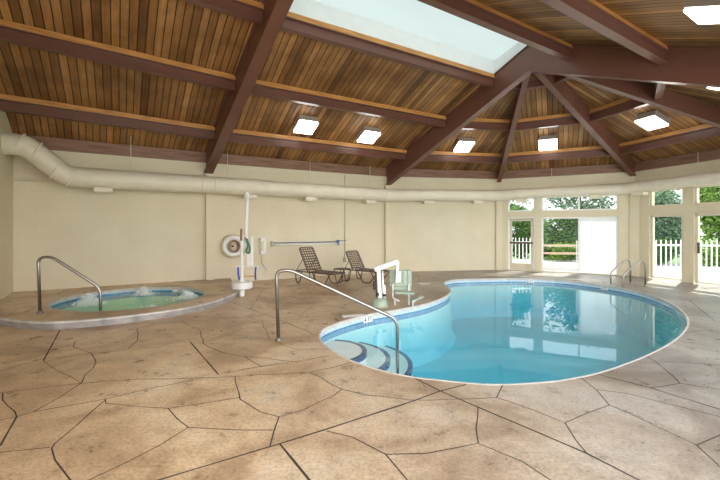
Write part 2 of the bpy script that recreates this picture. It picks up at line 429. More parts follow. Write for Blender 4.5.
# ------------------------------------------------------------------ walls
class Wall:
    def __init__(s, P, Q):
        s.P, s.Q = Vector(P), Vector(Q); s.d = (s.Q - s.P).normalized(); s.L = (s.Q - s.P).length
        s.n = Vector((s.d.y, -s.d.x, 0))            # towards the room
    def at(s, q, z, off=0): return s.P + s.d * q + s.n * off + Vector((0, 0, z))
    def q(s, u):                                     # place along the wall seen in column u
        k = (u - 360) / F
        return (k * s.P.y - s.P.x) / (s.d.x - k * s.d.y)
    def box(s, bm, q0, q1, z0, z1, o0, o1):
        L = uvl(bm); pts = [s.at(q, z, o) for q in (q0, q1) for z in (z0, z1) for o in (o0, o1)]
        v = [bm.verts.new(p) for p in pts]
        qs = [(q, z, o) for q in (q0, q1) for z in (z0, z1) for o in (o0, o1)]
        for idx in ((0, 1, 3, 2), (4, 6, 7, 5), (0, 4, 5, 1), (2, 3, 7, 6), (0, 2, 6, 4), (1, 5, 7, 3)):
            f = bm.faces.new([v[i] for i in idx])
            ax = 0 if idx in ((0, 1, 3, 2), (4, 6, 7, 5)) else (1 if idx in ((0, 4, 5, 1), (2, 3, 7, 6)) else 2)
            for lp, i in zip(f.loops, idx):
                a = qs[i]; lp[L].uv = (a[2], a[1]) if ax == 0 else ((a[0], a[2]) if ax == 1 else (a[0], a[1]))
        bmesh.ops.recalc_face_normals(bm, faces=bm.faces)
WT = .22
HW = 3.66
w1, w2, w3 = Wall(VL, V0), Wall(V0, V1), Wall(V1, VB2)
w4, w5, w6 = Wall(VB2, VB3), Wall(VB3, VB4), Wall(VB4, V5)
bm = BM()
for w in (w1, w2, w3): w.box(bm, -.0, w.L, -.02, HW, -WT, 0)
struct(link('wall_back', bm, M['wall']))
# left end wall follows the roof line
wl = Wall(Vector((-1.8, -.65, 0)), VL)
bm = BM(); L = uvl(bm)
prof = [WR[3], WR[2], WR[1], WR[0], WL[4], WL[3], WL[2], WL[1], WL[0]]
for off in (0, -WT):
    for a, b in zip(prof, prof[1:]):
        n = wl.n * off
        quad(bm, [at_z(a, -.02) + n, at_z(b, -.02) + n, b + n, a + n], [((a - wl.P).length, 0), ((b - wl.P).length, 0), ((b - wl.P).length, b.z), ((a - wl.P).length, a.z)])
struct(link('wall_left', bm, M['wall']))

def glazed_wall(w, name, posts_open, extra=None):
    """posts_open: list of (q0,q1,z0,z1) openings"""
    b = BM(); ops = sorted(posts_open, key=lambda o: o[0]); cols = sorted({o[0:2] for o in ops})
    q = 0
    for q0, q1 in cols:
        w.box(b, q, q0, -.02, HW, -WT, 0)
        zs = sorted([(o[2], o[3]) for o in ops if o[0:2] == (q0, q1)]); z = -.02
        for z0, z1 in zs:
            if z0 > z + .001: w.box(b, q0, q1, z, z0, -WT, 0)
            z = z1
        w.box(b, q0, q1, z, HW, -WT, 0); q = q1
    w.box(b, q, w.L, -.02, HW, -WT, 0)
    return struct(link(name, b, M['wall']))
dA = (w4.q(508), w4.q(534.6)); dB = (w4.q(541.5), w4.q(618.3))
dC = (w5.q(649), w5.q(682.8)); dD = (w5.q(693.5), w5.q(770))
glazed_wall(w4, 'wall_back_right', [(*dA, -.02, 1.93), (*dA, 2.15, 2.66), (*dB, -.02, 1.93), (*dB, 2.15, 2.66)])
glazed_wall(w5, 'wall_right', [(*dC, -.02, 1.96), (*dC, 2.2, 2.72), (*dD, -.02, 1.96), (*dD, 2.2, 2.72)])
glazed_wall(w6, 'wall_front_right', [(.5, 4.6, .3, 2.7)])

def framed(w, name, q0, q1, z0, z1, fw, mat, mull=(), rails=(), panes=True):
    o = bpy.data.objects.new(name, None); COL.objects.link(o); o.location = w.at((q0 + q1) / 2, z0, -.1); struct(o)
    b = BM(); a, c = -.13, -.05
    w.box(b, q0, q0 + fw, z0, z1, a, c); w.box(b, q1 - fw, q1, z0, z1, a, c)
    w.box(b, q0, q1, z1 - fw, z1, a, c); w.box(b, q0, q1, z0, z0 + fw, a, c)
    for mq, mw in mull: w.box(b, mq - mw / 2, mq + mw / 2, z0, z1, a + .01, c - .01)
    for rz, rw in rails: w.box(b, q0, q1, rz - rw / 2, rz + rw / 2, a + .01, c - .01)
    link('frame', b, mat, o)
    if panes:
        edges = [q0 + fw] + [x for m_ in mull for x in (m_[0] - m_[1] / 2, m_[0] + m_[1] / 2)] + [q1 - fw]
        for i in range(0, len(edges), 2):
            b = BM(); w.box(b, edges[i], edges[i + 1], z0 + fw, z1 - fw, -.095, -.089); link('pane', b, M['glass'], o)
    return o
framed(w4, 'window_1', *dA, 2.15, 2.66, .045, M['whitep'])
framed(w4, 'window_2', *dB, 2.15, 2.66, .045, M['whitep'], mull=((w4.q(579), .05),))
framed(w5, 'window_3', *dC, 2.2, 2.72, .05, M['trimcream'])
framed(w5, 'window_4', *dD, 2.2, 2.72, .05, M['trimcream'])
# glazed door with crash bar
o = framed(w4, 'door_1', *dA, 0, 1.93, .04, M['whitep'])
b = BM(); w4.box(b, dA[0] + .05, dA[1] - .05, .03, .27, -.11, -.07); w4.box(b, dA[0] + .05, dA[0] + .13, .27, 1.87, -.11, -.07)
w4.box(b, dA[1] - .13, dA[1] - .05, .27, 1.87, -.11, -.07); w4.box(b, dA[0] + .05, dA[1] - .05, 1.80, 1.87, -.11, -.07)
link('door_leaf', b, M['cream'], o)
b = BM(); w4.box(b, dA[0] + .06, dA[1] - .06, .98, 1.05, -.06, 0.0); link('push_bar', b, M['brown'], o)
# sliding door, right leaf covered by a white shade
mq = w4.q(579.5)
o = framed(w4, 'door_2', *dB, 0, 1.93, .055, M['whitep'], mull=((mq, .07),))
b = BM(); w4.box(b, mq + .04, dB[1] - .06, .06, 1.87, -.085, -.08); sh = link('roller_shade', b, M['shade'], o)
b = BM(); w4.box(b, w4.q(576), w4.q(577.6), .35, 1.12, -.05, -.01); link('handle', b, M['whitep'], o)
b = BM(); w4.box(b, dB[0] + .05, mq - .03, .05, .17, -.12, -.07); link('bottom_rail', b, M['whitep'], o)
o = framed(w5, 'door_3', *dC, 0, 1.96, .075, M['trimcream'])
o = framed(w5, 'door_4', *dD, 0, 1.96, .075, M['trimcream'], mull=((w5.q(742), .08),))
b = BM(); w5.box(b, w5.q(697), w5.q(698.6), .85, 1.15, -.05, -.01); link('handle', b, M['brown'], o)
framed(w6, 'window_5', .5, 4.6, .3, 2.7, .08, M['trimcream'], mull=((1.9, .08), (3.2, .08)))
# thresholds
bm = BM(); w4.box(bm, 0, w4.L, 0, .03, 0, .015); struct(link('baseboard_back_right', bm, M['cream']))
# fascia timbers at the top of the walls
for i, w in enumerate((w1, w2, w3, w4, w5, w6)):
    b = BM(); P, Q = w.at(.02, 3.34, .04), w.at(w.L - .02, 3.34, .04); beam(b, P, Q, .07, .28, .30)
    struct(link('trim_%d' % (i + 1), b, M['fascia']))
# pilasters below the rafters
def pilaster(p, dirn, w_, dep, i):
    b = BM(); d = dirn.normalized(); n = Vector((d.y, -d.x, 0))
    W_ = Wall(p - d * w_ / 2 - n * 0, p + d * w_ / 2)
    W_.box(b, 0, w_, 0, 3.04, -.05, dep); struct(link('trim_%d' % i, b, M['wall']))
pilaster(V0 + w2.d * .06, w2.d, .22, .16, 11)
pilaster(V1, (w2.d + w3.d), .16, .16, 12)
pilaster(VB2, (w3.d + w4.d), .22, .12, 13)
pilaster(VB3, (w4.d + w5.d), .26, .10, 14)
pilaster(VB4, (w5.d + w6.d), .26, .10, 15)
# low soffit ledge in the left corner under the duct
b = BM(); w1.box(b, 0, 1.0, 2.62, 2.68, 0, .10); struct(link('trim_16', b, M['cream']))

# ------------------------------------------------------------------ skylight
sky = bpy.data.objects.new('window_6', None); COL.objects.link(sky); struct(sky); sky.location = (1.6, 7.5, 5.6)
PA, PB_ = ln(3, 1, 'A'), ln(3, 1, 'B'); QA, QB = ln(3, -1, 'A'), ln(3, -1, 'B')
up = Vector((0, 0, 1)); RA, RB = rib(A0, V0, 0), rib(C, V1, 0)
dd = (PB_ - PA).normalized()
PA, QA, RA = PA + dd * .1, QA + dd * .1, RA + dd * .1
bm = BM(); H1 = .38
for a, b_ in ((PA, PB_), (QB, QA)): quad(bm, [a, b_, b_ + up * H1, a + up * H1])
for a, r_, q_ in ((PA, RA, QA), (PB_, RB, QB)):
    quad(bm, [a, r_, r_ + up * (H1 - .1), a + up * H1]); quad(bm, [r_, q_, q_ + up * H1, r_ + up * (H1 - .1)])
link('light_well', bm, M['skywell'], sky)
bm = BM()
quad(bm, [PA + up * H1, PB_ + up * H1, RB + up * (H1 - .1), RA + up * (H1 - .1)]); quad(bm, [RA + up * (H1 - .1), RB + up * (H1 - .1), QB + up * H1, QA + up * H1])
link('acrylic_panel', bm, M['sky_panel'], sky)

# ------------------------------------------------------------------ pool outline
def catmull(pts, n=4):
    out = []; m_ = len(pts)
    for i in range(m_):
        p0, p1, p2, p3 = pts[i - 1], pts[i], pts[(i + 1) % m_], pts[(i + 2) % m_]
        for k in range(n):
            t = k / n
            out.append(.5 * ((2 * p1) + (p2 - p0) * t + (2 * p0 - 5 * p1 + 4 * p2 - p3) * t * t + (3 * p1 - p0 - 3 * p2 + p3) * t ** 3))
    return out
rim_px = [(320, 336.5), (322.7, 330), (333, 324.8), (345.6, 320.6), (360, 316.6), (376, 313), (391, 310.8), (407, 307.8), (423, 304.5), (436, 300.5), (446, 296), (450.5, 292), (450, 288.8), (446.5, 286), (444.3, 283.6),
          (447, 281.2), (456, 279.6), (468, 279), (480, 278.8), (505, 278.3), (530, 278.4), (563, 280.2), (597, 284), (623, 288.3), (647, 294), (670, 303), (683, 313), (687.5, 322), (683, 332), (670, 343), (647, 355),
          (623, 364.5), (597, 373), (563, 379.8), (530, 383), (497, 384.3), (468, 382.8), (443.5, 380.3), (413, 376.8), (382, 370.2), (352, 360.5), (333, 350.5), (323.5, 343)]
rim = catmull([ground(*p) for p in rim_px], 4)
def area(ps): return sum(ps[i - 1].x * ps[i].y - ps[i].x * ps[i - 1].y for i in range(len(ps))) / 2
if area(rim) < 0: rim = rim[::-1]
def offset(ps, d):
    out = []
    for i in range(len(ps)):
        t = (ps[(i + 1) % len(ps)] - ps[i - 1]).normalized(); out.append(ps[i] + Vector((t.y, -t.x, 0)) * d)   # + = outwards
    return out
SC, SR = Vector((-4.68, 8.0, 0)), 1.36
spa_ring = [SC + Vector((math.cos(2 * PI * k / 64), math.sin(2 * PI * k / 64), 0)) * SR for k in range(64)]
def fill(bm, loops, z=0, up_=True):
    es = []
    for lp in loops:
        vs = [bm.verts.new((p.x, p.y, z)) for p in lp]
        es += [bm.edges.new((vs[i - 1], vs[i])) for i in range(len(vs))]
    r = bmesh.ops.triangle_fill(bm, use_beauty=True, edges=es)
    fs = [g for g in r['geom'] if isinstance(g, bmesh.types.BMFace)]
    for f in fs:
        f.normal_update()
        if (f.normal.z > 0) != up_: f.normal_flip()
    return fs
def loft(bm, A, B, mi=0):
    """A, B: closed loops of same length"""
    L = uvl(bm); va = [bm.verts.new(p) for p in A]; vb = [bm.verts.new(p) for p in B]; acc = 0
    for i in range(len(A)):
        j = (i + 1) % len(A); ln_ = (A[j] - A[i]).length; h = (A[i] - B[i]).length
        f = bm.faces.new((va[i], va[j], vb[j], vb[i])); f.material_index = mi
        for lp, q in zip(f.loops, ((acc, 0), (acc + ln_, 0), (acc + ln_, h), (acc, h))): lp[L].uv = q
        acc += ln_
def lift(ps, z): return [Vector((p.x, p.y, z)) for p in ps]
outer = [VL, V0, V1, VB2, VB3, VB4, V5, V2(6.2, -2.0), V2(-1.0, -2.0), V2(-1.8, -.65)]
bm = BM(); fill(bm, [outer, offset(rim, .022), [SC + (p - SC) * 1.06 for p in spa_ring]])
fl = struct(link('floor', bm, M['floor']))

# joints pressed in the concrete
J = [([(60, 330), (52, 345), (43.3, 360.7)], 2), ([(0, 371.7), (25, 363.3), (43, 359), (91.7, 354)], 1), ([(190, 341.7), (218.3, 374.3)], 2),
     ([(0, 392.7), (81.7, 383.3), (133, 379.3), (210, 377.7), (240, 376.2), (310, 372)], 1),
     ([(91.7, 353.3), (96, 361.7), (81.7, 382.7), (60, 397), (33.3, 411.7)], 1), ([(91.7, 353.3), (73.3, 346.7), (75, 341.7), (86.7, 337.3)], 1),
     ([(91.7, 354.3), (128, 349), (138, 340), (138, 328)], 1), ([(151.7, 323), (181.7, 321.7), (200, 330), (203, 343.3), (223, 352.7), (240, 356), (300, 362)], 1),
     ([(0, 420), (16.7, 416.7), (33, 411.7), (105, 399), (193, 379.3)], 1), ([(2.7, 393), (2.7, 400), (15, 411.7), (16.7, 416.7)], 1), ([(16.7, 416.7), (0, 446)], 2),
     ([(105, 399), (106, 403.3), (140, 406.7), (168.3, 408.3), (213, 401.7), (240, 397.3)], 1), ([(168.3, 408.3), (176.7, 418.3), (188.3, 427.3), (240, 430), (273, 430)], 1),
     ([(188.3, 427.3), (160, 445), (90, 479.5), (60, 495)], 1), ([(105, 400), (55, 443.3), (51.7, 448.3), (55, 460), (70, 479.5), (78, 492)], 1), ([(0, 452.3), (50, 447.3)], 1),
     ([(235, 376.5), (239, 393), (240, 399), (260, 411.7), (279, 416.7), (303.3, 410), (333.3, 396), (341.7, 389.3)], 1),
     ([(100, 497), (160, 479.5), (240, 455.5), (280, 443.6), (326.7, 429), (413.3, 401), (440, 391), (466, 384.5)], 2), ([(280, 444), (309, 479.5), (320, 493)], 2),
     ([(415, 378.3), (440, 390.7), (473, 405), (530, 429), (586.7, 453.3), (638, 479.5), (665, 493)], 2), ([(310, 372.3), (341.7, 389.3), (366.7, 395), (410, 400), (450, 399.3), (496.7, 397.3)], 1),
     ([(310, 372), (335, 367), (352, 362)], 1), ([(240, 370), (330, 355.7)], 1), ([(279, 416.7), (274, 431), (270, 446)], 1),
     ([(326.7, 431), (353, 437.3), (385.7, 454.3), (407, 479.5), (415, 492)], 1), ([(385.7, 454.3), (426.7, 453.3), (453, 448.3), (478, 443.3), (523, 461.7), (550, 479.5), (570, 493)], 1),
     ([(478, 407), (476, 428.3), (478.3, 443)], 1), ([(261.7, 366.7), (245, 356.7)], 1), ([(225, 300), (250, 309), (280, 320), (320, 336.7)], 1), ([(496.7, 397.3), (502.7, 385)], 1),
     ([(496.7, 397.3), (533, 410), (565, 422.7), (586.7, 413.3), (609.3, 405), (596.7, 390), (580, 377)], 1), ([(565, 422.7), (575, 439), (586.7, 453.3)], 1),
     ([(609.3, 405), (630, 413.3), (696.7, 445), (720, 435), (740, 429)], 1), ([(696.7, 445), (720, 466.7), (740, 482)], 1), ([(596.7, 389.3), (630, 394), (720, 416.7), (745, 423)], 1),
     ([(595, 373.5), (650, 387.7), (720, 409.3), (750, 419)], 2), ([(650, 387.7), (680, 383.3), (720, 389.3), (750, 394)], 1), ([(680, 383.3), (661.7, 366.7), (646, 356)], 1),
     ([(656.7, 360.7), (720, 365), (750, 367)], 1), ([(673, 343), (720, 352), (750, 358)], 1), ([(684, 333), (705, 330), (740, 334)], 1), ([(688, 318), (720, 322), (740, 324)], 1),
     ([(660, 297), (690, 300), (740, 301)], 1), ([(690, 300), (700, 309), (715, 321)], 1),
     ([(43, 360), (60, 372), (81, 383)], 0), ([(0, 350), (40, 347), (73, 346)], 0), ([(218, 374), (261.7, 366.7), (300, 362), (328, 355)], 0),
     ([(240, 314), (262, 322), (270, 340), (300, 350), (328, 349)], 0), ([(262, 322), (300, 316), (330, 322)], 0), ([(300, 316), (315, 304), (350, 300), (378, 309)], 0),
     ([(315, 304), (290, 296), (262, 292)], 0), ([(262, 292), (250, 309)], 0), ([(350, 300), (365, 290), (355, 281)], 0), ([(365, 290), (400, 289), (445, 296)], 0), ([(400, 289), (420, 281), (443, 281)], 0),
     ([(420, 281), (416, 273.5)], 0), ([(290, 296), (300, 288), (297, 281)], 0), ([(420, 380), (426, 388)], 0)]
bm = BM()
for pl, wgt in J:
    P = [ground(*p, 0.0012) for p in pl]
    dens = [P[0]]
    for a, b_ in zip(P, P[1:]):
        n = max(1, int((b_ - a).length / .18))
        for k in range(1, n + 1):
            q = a.lerp(b_, k / n)
            if k < n and wgt < 2:
                q += Vector((noise.noise(q * 3.1) * .035, noise.noise(q * 3.1 + Vector((9, 4, 2))) * .035, 0))
            dens.append(q)
    wd = (.003, .0048, .0078)[wgt]; prev = None
    for i, p in enumerate(dens):
        t = (dens[min(i + 1, len(dens) - 1)] - dens[max(0, i - 1)]).normalized(); s = Vector((t.y, -t.x, 0)) * wd * (1 + .5 * noise.noise(p * 5))
        cur = (bm.verts.new(p - s), bm.verts.new(p + s))
        if prev: bm.faces.new((prev[0], prev[1], cur[1], cur[0]))
        prev = cur
for f in bm.faces:
    f.normal_update()
    if f.normal.z < 0: f.normal_flip()
link('slab_joints', bm, M['groove'], fl)

# ------------------------------------------------------------------ swimming pool
pool = empty('swimming_pool', (3, 7, -1.2), 'large curvy turquoise swimming pool set in the stone-patterned deck', 'pool')
bm = BM(); o6 = offset(rim, .026)
loft(bm, lift(o6, .004), lift(rim, .004)); loft(bm, lift(rim, .004), lift(offset(rim, -.004), -.012)); loft(bm, lift(offset(rim, -.004), -.012), lift(rim, -.05))
link('coping', bm, M['coping'], pool)
bm = BM(); r2 = offset(rim, .012)
loft(bm, lift(r2, -.045), lift(r2, -.105)); link('upper_tile_band', bm, M['tilew'], pool)
bm = BM(); loft(bm, lift(r2, -.105), lift(r2, -.215)); link('waterline_tiles', bm, M['tile'], pool)
bm = BM(); r3 = offset(rim, -.12); loft(bm, lift(r2, -.215), lift(offset(rim, -.02), -1.0)); loft(bm, lift(offset(rim, -.02), -1.0), lift(r3, -1.15)); fill(bm, [r3], -1.15)
link('basin', bm, M['plaster'], pool)
def inside_ray(P, d, loop):
    best = 1e9
    for i in range(len(loop)):
        a, b_ = loop[i - 1], loop[i]; e = b_ - a; den = d.x * e.y - d.y * e.x
        if abs(den) < 1e-9: continue
        w_ = a - P; t = (w_.x * e.y - w_.y * e.x) / den; s = (w_.x * d.y - w_.y * d.x) / den
        if t > 0 and 0 <= s <= 1: best = min(best, t)
    return best
P0 = Vector((-.40, 5.75, 0)); lim = offset(rim, -.004)
for cc, rr, zt in (((-.45, 5.65), .55, -.24), ((-.45, 5.9), .91, -.42), ((-.45, 6.2), 1.28, -.60)):
    cc = Vector((*cc, 0)); edge = []; onarc = []
    for k in range(96):
        th = 2 * PI * k / 96; d = Vector((math.cos(th), math.sin(th), 0))
        w_ = P0 - cc; bq = w_.dot(d); tt = -bq + math.sqrt(max(0, bq * bq - (w_.length_squared - rr * rr)))
        tl = inside_ray(P0, d, lim); edge.append(P0 + d * min(tt, tl)); onarc.append(tt < tl)
    bm = BM(); loft(bm, lift(edge, zt), lift(edge, -1.14)); fill(bm, [edge], zt)
    st = link('step', bm, M['steps'], pool)
    bm = BM(); L = uvl(bm)
    for k in range(96):
        j = (k + 1) % 96
        if onarc[k] and onarc[j]:
            a, b_ = edge[k], edge[j]; ia, ib = cc + (a - cc) * ((rr - .07) / rr), cc + (b_ - cc) * ((rr - .07) / rr)
            s0, s1 = k * .05, (k + 1) * .05
            quad(bm, [at_z(ia, zt + .003), at_z(a, zt + .003), at_z(b_, zt + .003), at_z(ib, zt + .003)], [(s0, 0), (s0, .07), (s1, .07), (s1, 0)])
            a2, b2 = cc + (a - cc) * 1.003, cc + (b_ - cc) * 1.003
            quad(bm, [at_z(a2, zt + .003), at_z(a2, zt - .06), at_z(b2, zt - .06), at_z(b2, zt + .003)], [(s0, 0), (s0, .07), (s1, .07), (s1, 0)])
    link('step_nosing', bm, M['nosing'], st)
WZ = -.12
bm = BM(); r4 = offset(rim, .010); fill(bm, [r4], WZ, True); fill(bm, [r4], -1.149, False); loft(bm, lift(r4, WZ), lift(r4, -1.149))
bmesh.ops.remove_doubles(bm, verts=bm.verts, dist=1e-4); bmesh.ops.recalc_face_normals(bm, faces=bm.faces)
link('water', bm, M['water'], pool)
# depth markings on the tile band and deck
def band_text(body, u, size, zc=-.085):
    k = min(range(len(rim)), key=lambda i: abs(360 + F * rim[i].x / rim[i].y - u) + (1000 if rim[i].y < 5.0 + abs(u - 360) * .012 else 0))
    p = rim[k]; t = (rim[(k + 1) % len(rim)] - rim[k - 1]).normalized(); n = Vector((-t.y, t.x, 0))  # inwards (towards water)
    if t.dot(Vector((1, 0, 0))) < 0: t = -t
    T = Matrix((t, Vector((0, 0, 1)), t.cross(Vector((0, 0, 1))))).transposed().to_4x4(); T.translation = at_z(p, zc) + n * .004
    b = BM(); box(b, (0, 0, 0), (size * 2.6, size * 1.15, .006), None)
    for v in b.verts: v.co = T @ v.co
    pl = link('depth_tile', b, M['white'], pool)
    T2 = T @ Matrix.Translation((0, 0, .004)); text_mesh('depth_marking', body, size * 1.25, M['black'], pl, T2)
band_text('4 FT', 367, .09); band_text('3 FT', 527, .08); band_text('3 FT', 604, .08)
for (u, v, s) in ((354, 315.5, .42), (424, 283.6, .30)):
    g = ground(u, v, .004); b = BM(); box(b, (0, 0, 0), (s, .15, .006), Matrix.Rotation(.25, 3, 'Z'), 0)
    for vv in b.verts: vv.co += g
    m_ = link('deck_depth_tile', b, M['white'], pool)

# ------------------------------------------------------------------ rails
def handrail(name, pts, r, label, cat, group=None, rad=.16, feet=()):
    pts = [Vector(p) for p in pts]
    o = empty(name, (pts[0].x, pts[0].y, pts[0].z), label, cat, group)
    b = BM(); tube(b, rounded(pts, rad, 8), r, 14); link('rail', b, M['chrome'], o)
    for f in feet:
        b = BM(); lathe(b, [(r * 2.2, 0), (r * 2.2, .012), (r * 1.3, .03), (r * 1.05, .04)], f, 20); link('base_plate', b, M['chrome'], o, True)
    return o
g0 = ground(278.5, 340); e0 = Vector((.53, 5.5, 0))
handrail('pool_handrail', [g0, g0 + Vector((-.03, 0, .95)), g0 + Vector((.16, .01, .97)), e0 + Vector((0, 0, .25)), e0 + Vector((0, 0, -.62))], .024,
         'long stainless handrail sloping from the deck down into the pool steps', 'handrail', None, .13, [g0])
g1 = ground(40, 313, .12); e1 = Vector((-4.56, 6.8, 0))
handrail('spa_handrail', [g1, g1 + Vector((-.03, 0, .93)), g1 + Vector((.17, .02, .95)), e1 + Vector((0, 0, .50)), e1 + Vector((0, 0, -.5))], .024,
         'stainless handrail sloping into the bubbling hot tub', 'handrail', None, .14, [g1])
for (a, w_, lab) in ((ground(630.5, 283.7), Vector((6.98, 10.77, 0)), 'stainless pool exit rail farther from the camera, nearer the white sliding panel'),
                     (ground(645.3, 286.3), Vector((6.97, 10.24, 0)), 'stainless pool exit rail closer to the camera and the right windows')):
    handrail('grab_rail', [a, a + Vector((0, 0, .60)), a + Vector((-.10, 0, .69)), w_ + Vector((0, 0, .32)), w_ + Vector((0, 0, -.7))], .021, lab, 'handrail', 'pair of pool exit rails', .09, [a])

# ------------------------------------------------------------------ hot tub
spa = empty('hot_tub', (SC.x, SC.y, 0), 'round hot tub with foaming green water in a raised stone platform', 'hot tub')
edge_px = [(0, 318), (20, 320.6), (43, 321.8), (62, 321.3), (83, 319.9), (117, 316.8), (150, 312.7), (178, 308.8), (200, 304.6), (219, 299.6), (233, 294), (238.5, 290.3)]
edge = [ground(u, v, .12) for u, v in edge_px]
edge = [wl.P + wl.d * (wl.L * .62), ] + [Vector((-6.25, 6.30, 0))] + edge + [Vector((-2.95, 9.5, 0)), Vector((-3.25, 9.95, 0)), w2.at(.62, 0, 0), V0, VL]
edge[0] = wl.P + wl.d * (wl.L - 2.7); edge[0].z = 0
body = edge[:-3]
sm = [body[0]]
for i in range(1, len(body)):
    p0, p1, p2, p3 = body[max(i - 2, 0)], body[i - 1], body[i], body[min(i + 1, len(body) - 1)]
    for k in range(1, 5):
        t = k / 4; sm.append(.5 * ((2 * p1) + (p2 - p0) * t + (2 * p0 - 5 * p1 + 4 * p2 - p3) * t * t + (3 * p1 - p0 - 3 * p2 + p3) * t ** 3))
loop = sm + edge[-3:]
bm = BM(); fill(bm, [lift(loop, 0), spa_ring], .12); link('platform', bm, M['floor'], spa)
bm = BM(); L = uvl(bm)
for a, b_ in zip(sm, sm[1:]):
    t = (b_ - a).normalized(); n = Vector((t.y, -t.x, 0))
    if n.dot(a - SC) < 0: n = -n
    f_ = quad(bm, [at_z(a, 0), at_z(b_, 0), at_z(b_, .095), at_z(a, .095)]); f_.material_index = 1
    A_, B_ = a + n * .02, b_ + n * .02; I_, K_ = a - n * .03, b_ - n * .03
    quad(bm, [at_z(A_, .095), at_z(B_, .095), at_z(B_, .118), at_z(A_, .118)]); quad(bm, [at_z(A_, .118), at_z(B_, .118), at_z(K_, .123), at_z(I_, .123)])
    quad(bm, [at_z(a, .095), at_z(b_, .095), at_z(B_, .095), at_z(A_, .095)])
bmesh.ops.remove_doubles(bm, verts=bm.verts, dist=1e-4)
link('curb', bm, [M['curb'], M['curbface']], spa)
sr = lambda r, z: [SC + Vector((math.cos(2 * PI * k / 64) * r, math.sin(2 * PI * k / 64) * r, z)) for k in range(64)]
bm = BM(); loft(bm, sr(SR + .05, .124), sr(SR, .124)); loft(bm, sr(SR, .124), sr(SR, .07)); link('coping', bm, M['coping'], spa)
bm = BM(); loft(bm, sr(SR + .01, .07), sr(SR + .01, .045)); link('upper_tile_band', bm, M['tilew'], spa)
bm = BM(); loft(bm, sr(SR + .01, .045), sr(SR + .01, -.1)); link('waterline_tiles', bm, M['tile'], spa)
bm = BM(); loft(bm, sr(SR + .01, -.1), sr(SR, -.42)); loft(bm, sr(SR, -.42), sr(SR - .4, -.42)); loft(bm, sr(SR - .4, -.42), sr(SR - .45, -.85)); fill(bm, [sr(SR - .45, 0)], -.85); link('basin', bm, M['spaplaster'], spa)
bm = BM(); fill(bm, [sr(SR + .005, 0)], .02); fill(bm, [sr(SR + .005, 0)], -.849, False); loft(bm, sr(SR + .005, .02), sr(SR + .005, -.849))
bmesh.ops.remove_doubles(bm, verts=bm.verts, dist=1e-4); bmesh.ops.recalc_face_normals(bm, faces=bm.faces); link('water', bm, M['spawater'], spa)
# jets of foam: many small droplets heaped over each jet
bm = BM()
for (x, y, rx, hgt, n) in ((-5.42, 7.72, .26, .24, 1100), (-4.95, 8.85, .22, .20, 900), (-3.72, 8.35, .26, .17, 1000), (-4.0, 7.5, .35, .02, 120)):
    for k in range(n):
        a = random.random() * 2 * PI; q = abs(random.gauss(0, .5)); px, py = x + math.cos(a) * q * rx, y + math.sin(a) * q * rx
        if math.hypot(px - SC.x, py - SC.y) > SR - .05: continue
        z = .02 + random.random() ** 1.3 * hgt * math.exp(-q * q * 1.6); s = random.uniform(.005, .012)
        bmesh.ops.create_icosphere(bm, subdivisions=1, radius=max(s, .005), matrix=Matrix.Translation((px, py, z)) @ Matrix.Diagonal((1.3, 1.3, .8, 1)))
tag(link('foam', bm, M['foam'], spa, True), kind='stuff')
# depth marking tile
T = Matrix(((1, 0, 0), (0, 0, -1), (0, 1, 0))).to_4x4()
q = SC + Vector((math.cos(math.radians(75)), math.sin(math.radians(75)), 0)) * (SR - .004)
T = Matrix.Translation((q.x, q.y, .035)) @ Matrix.Rotation(math.radians(-15), 4, 'Z') @ T
b = BM(); box(b, (0, 0, 0), (.42, .07, .005)); [setattr(v, 'co', T @ v.co) for v in b.verts]; pl = link('depth_tile', b, M['white'], spa)
text_mesh('depth_marking', '3 FT', .075, M['black'], pl, T @ Matrix.Translation((0, 0, .004)))

# ------------------------------------------------------------------ air duct
def wpt(w, u, z, off=.5): return w.at(w.q(u), z, off)
dpts = [Vector((-7.42, 7.86, 3.27)), Vector((-7.04, 8.14, 3.30)), Vector((-6.55, 8.62, 2.70)), Vector((-5.9, 9.0, 2.69)), w2.at(.0, 2.70, .46), w3.at(0, 2.66, .45), w4.at(0, 2.72, .42), w5.at(0, 2.80, .42), w6.at(0, 2.86, .42)]
path = rounded(dpts, .16, 3)
full = []
for a, b_ in zip(path, path[1:]):
    n = max(1, int((b_ - a).length / .3))
    for k in range(n): full.append(a.lerp(b_, k / n))
full.append(path[-1])
acc = [0]
for a, b_ in zip(full, full[1:]): acc.append(acc[-1] + (b_ - a).length)
def rad(s): t = s / acc[-1]; return .225 - .012 * (t > .28) - .02 * (t > .52) - .018 * (t > .7) - .01 * (t > .85)
duct = empty('air_duct', (full[0].x, full[0].y, 3.3), 'long round cream air duct running along the walls below the timber ceiling', 'duct')
b = BM(); tube(b, full, [rad(s) for s in acc], 28); link('duct_pipe', b, M['duct'], duct)
b = BM()
s = .15; i = 0
while s < acc[-1] - .1:
    while acc[i + 1] < s: i += 1
    t = (s - acc[i]) / (acc[i + 1] - acc[i]); p = full[i].lerp(full[i + 1], t); d = (full[i + 1] - full[i]).normalized(); r = rad(s)
    tube(b, [p - d * .005, p + d * .005], r + .0035, 28); s += .11
link('spiral_seams', b, M['duct'], duct)
for i_ in (1, 2, 4, 5, 6, 7):
    p = dpts[i_]; k = min(range(len(full)), key=lambda j: (full[j] - p).length); d = (full[min(k + 1, len(full) - 1)] - full[k - 1]).normalized(); r = rad(acc[k])
    for e in (-.16, .16):
        b = BM(); tube(b, [full[k] + d * e - d * .02, full[k] + d * e + d * .02], r + .012, 28); link('joint_collar', b, M['duct'], duct)
def duct_at(u):
    k = min(range(8, len(full)), key=lambda j: abs(360 + F * full[j].x / full[j].y - u)); return full[k], (full[min(k + 1, len(full) - 1)] - full[k - 1]).normalized(), rad(acc[k])
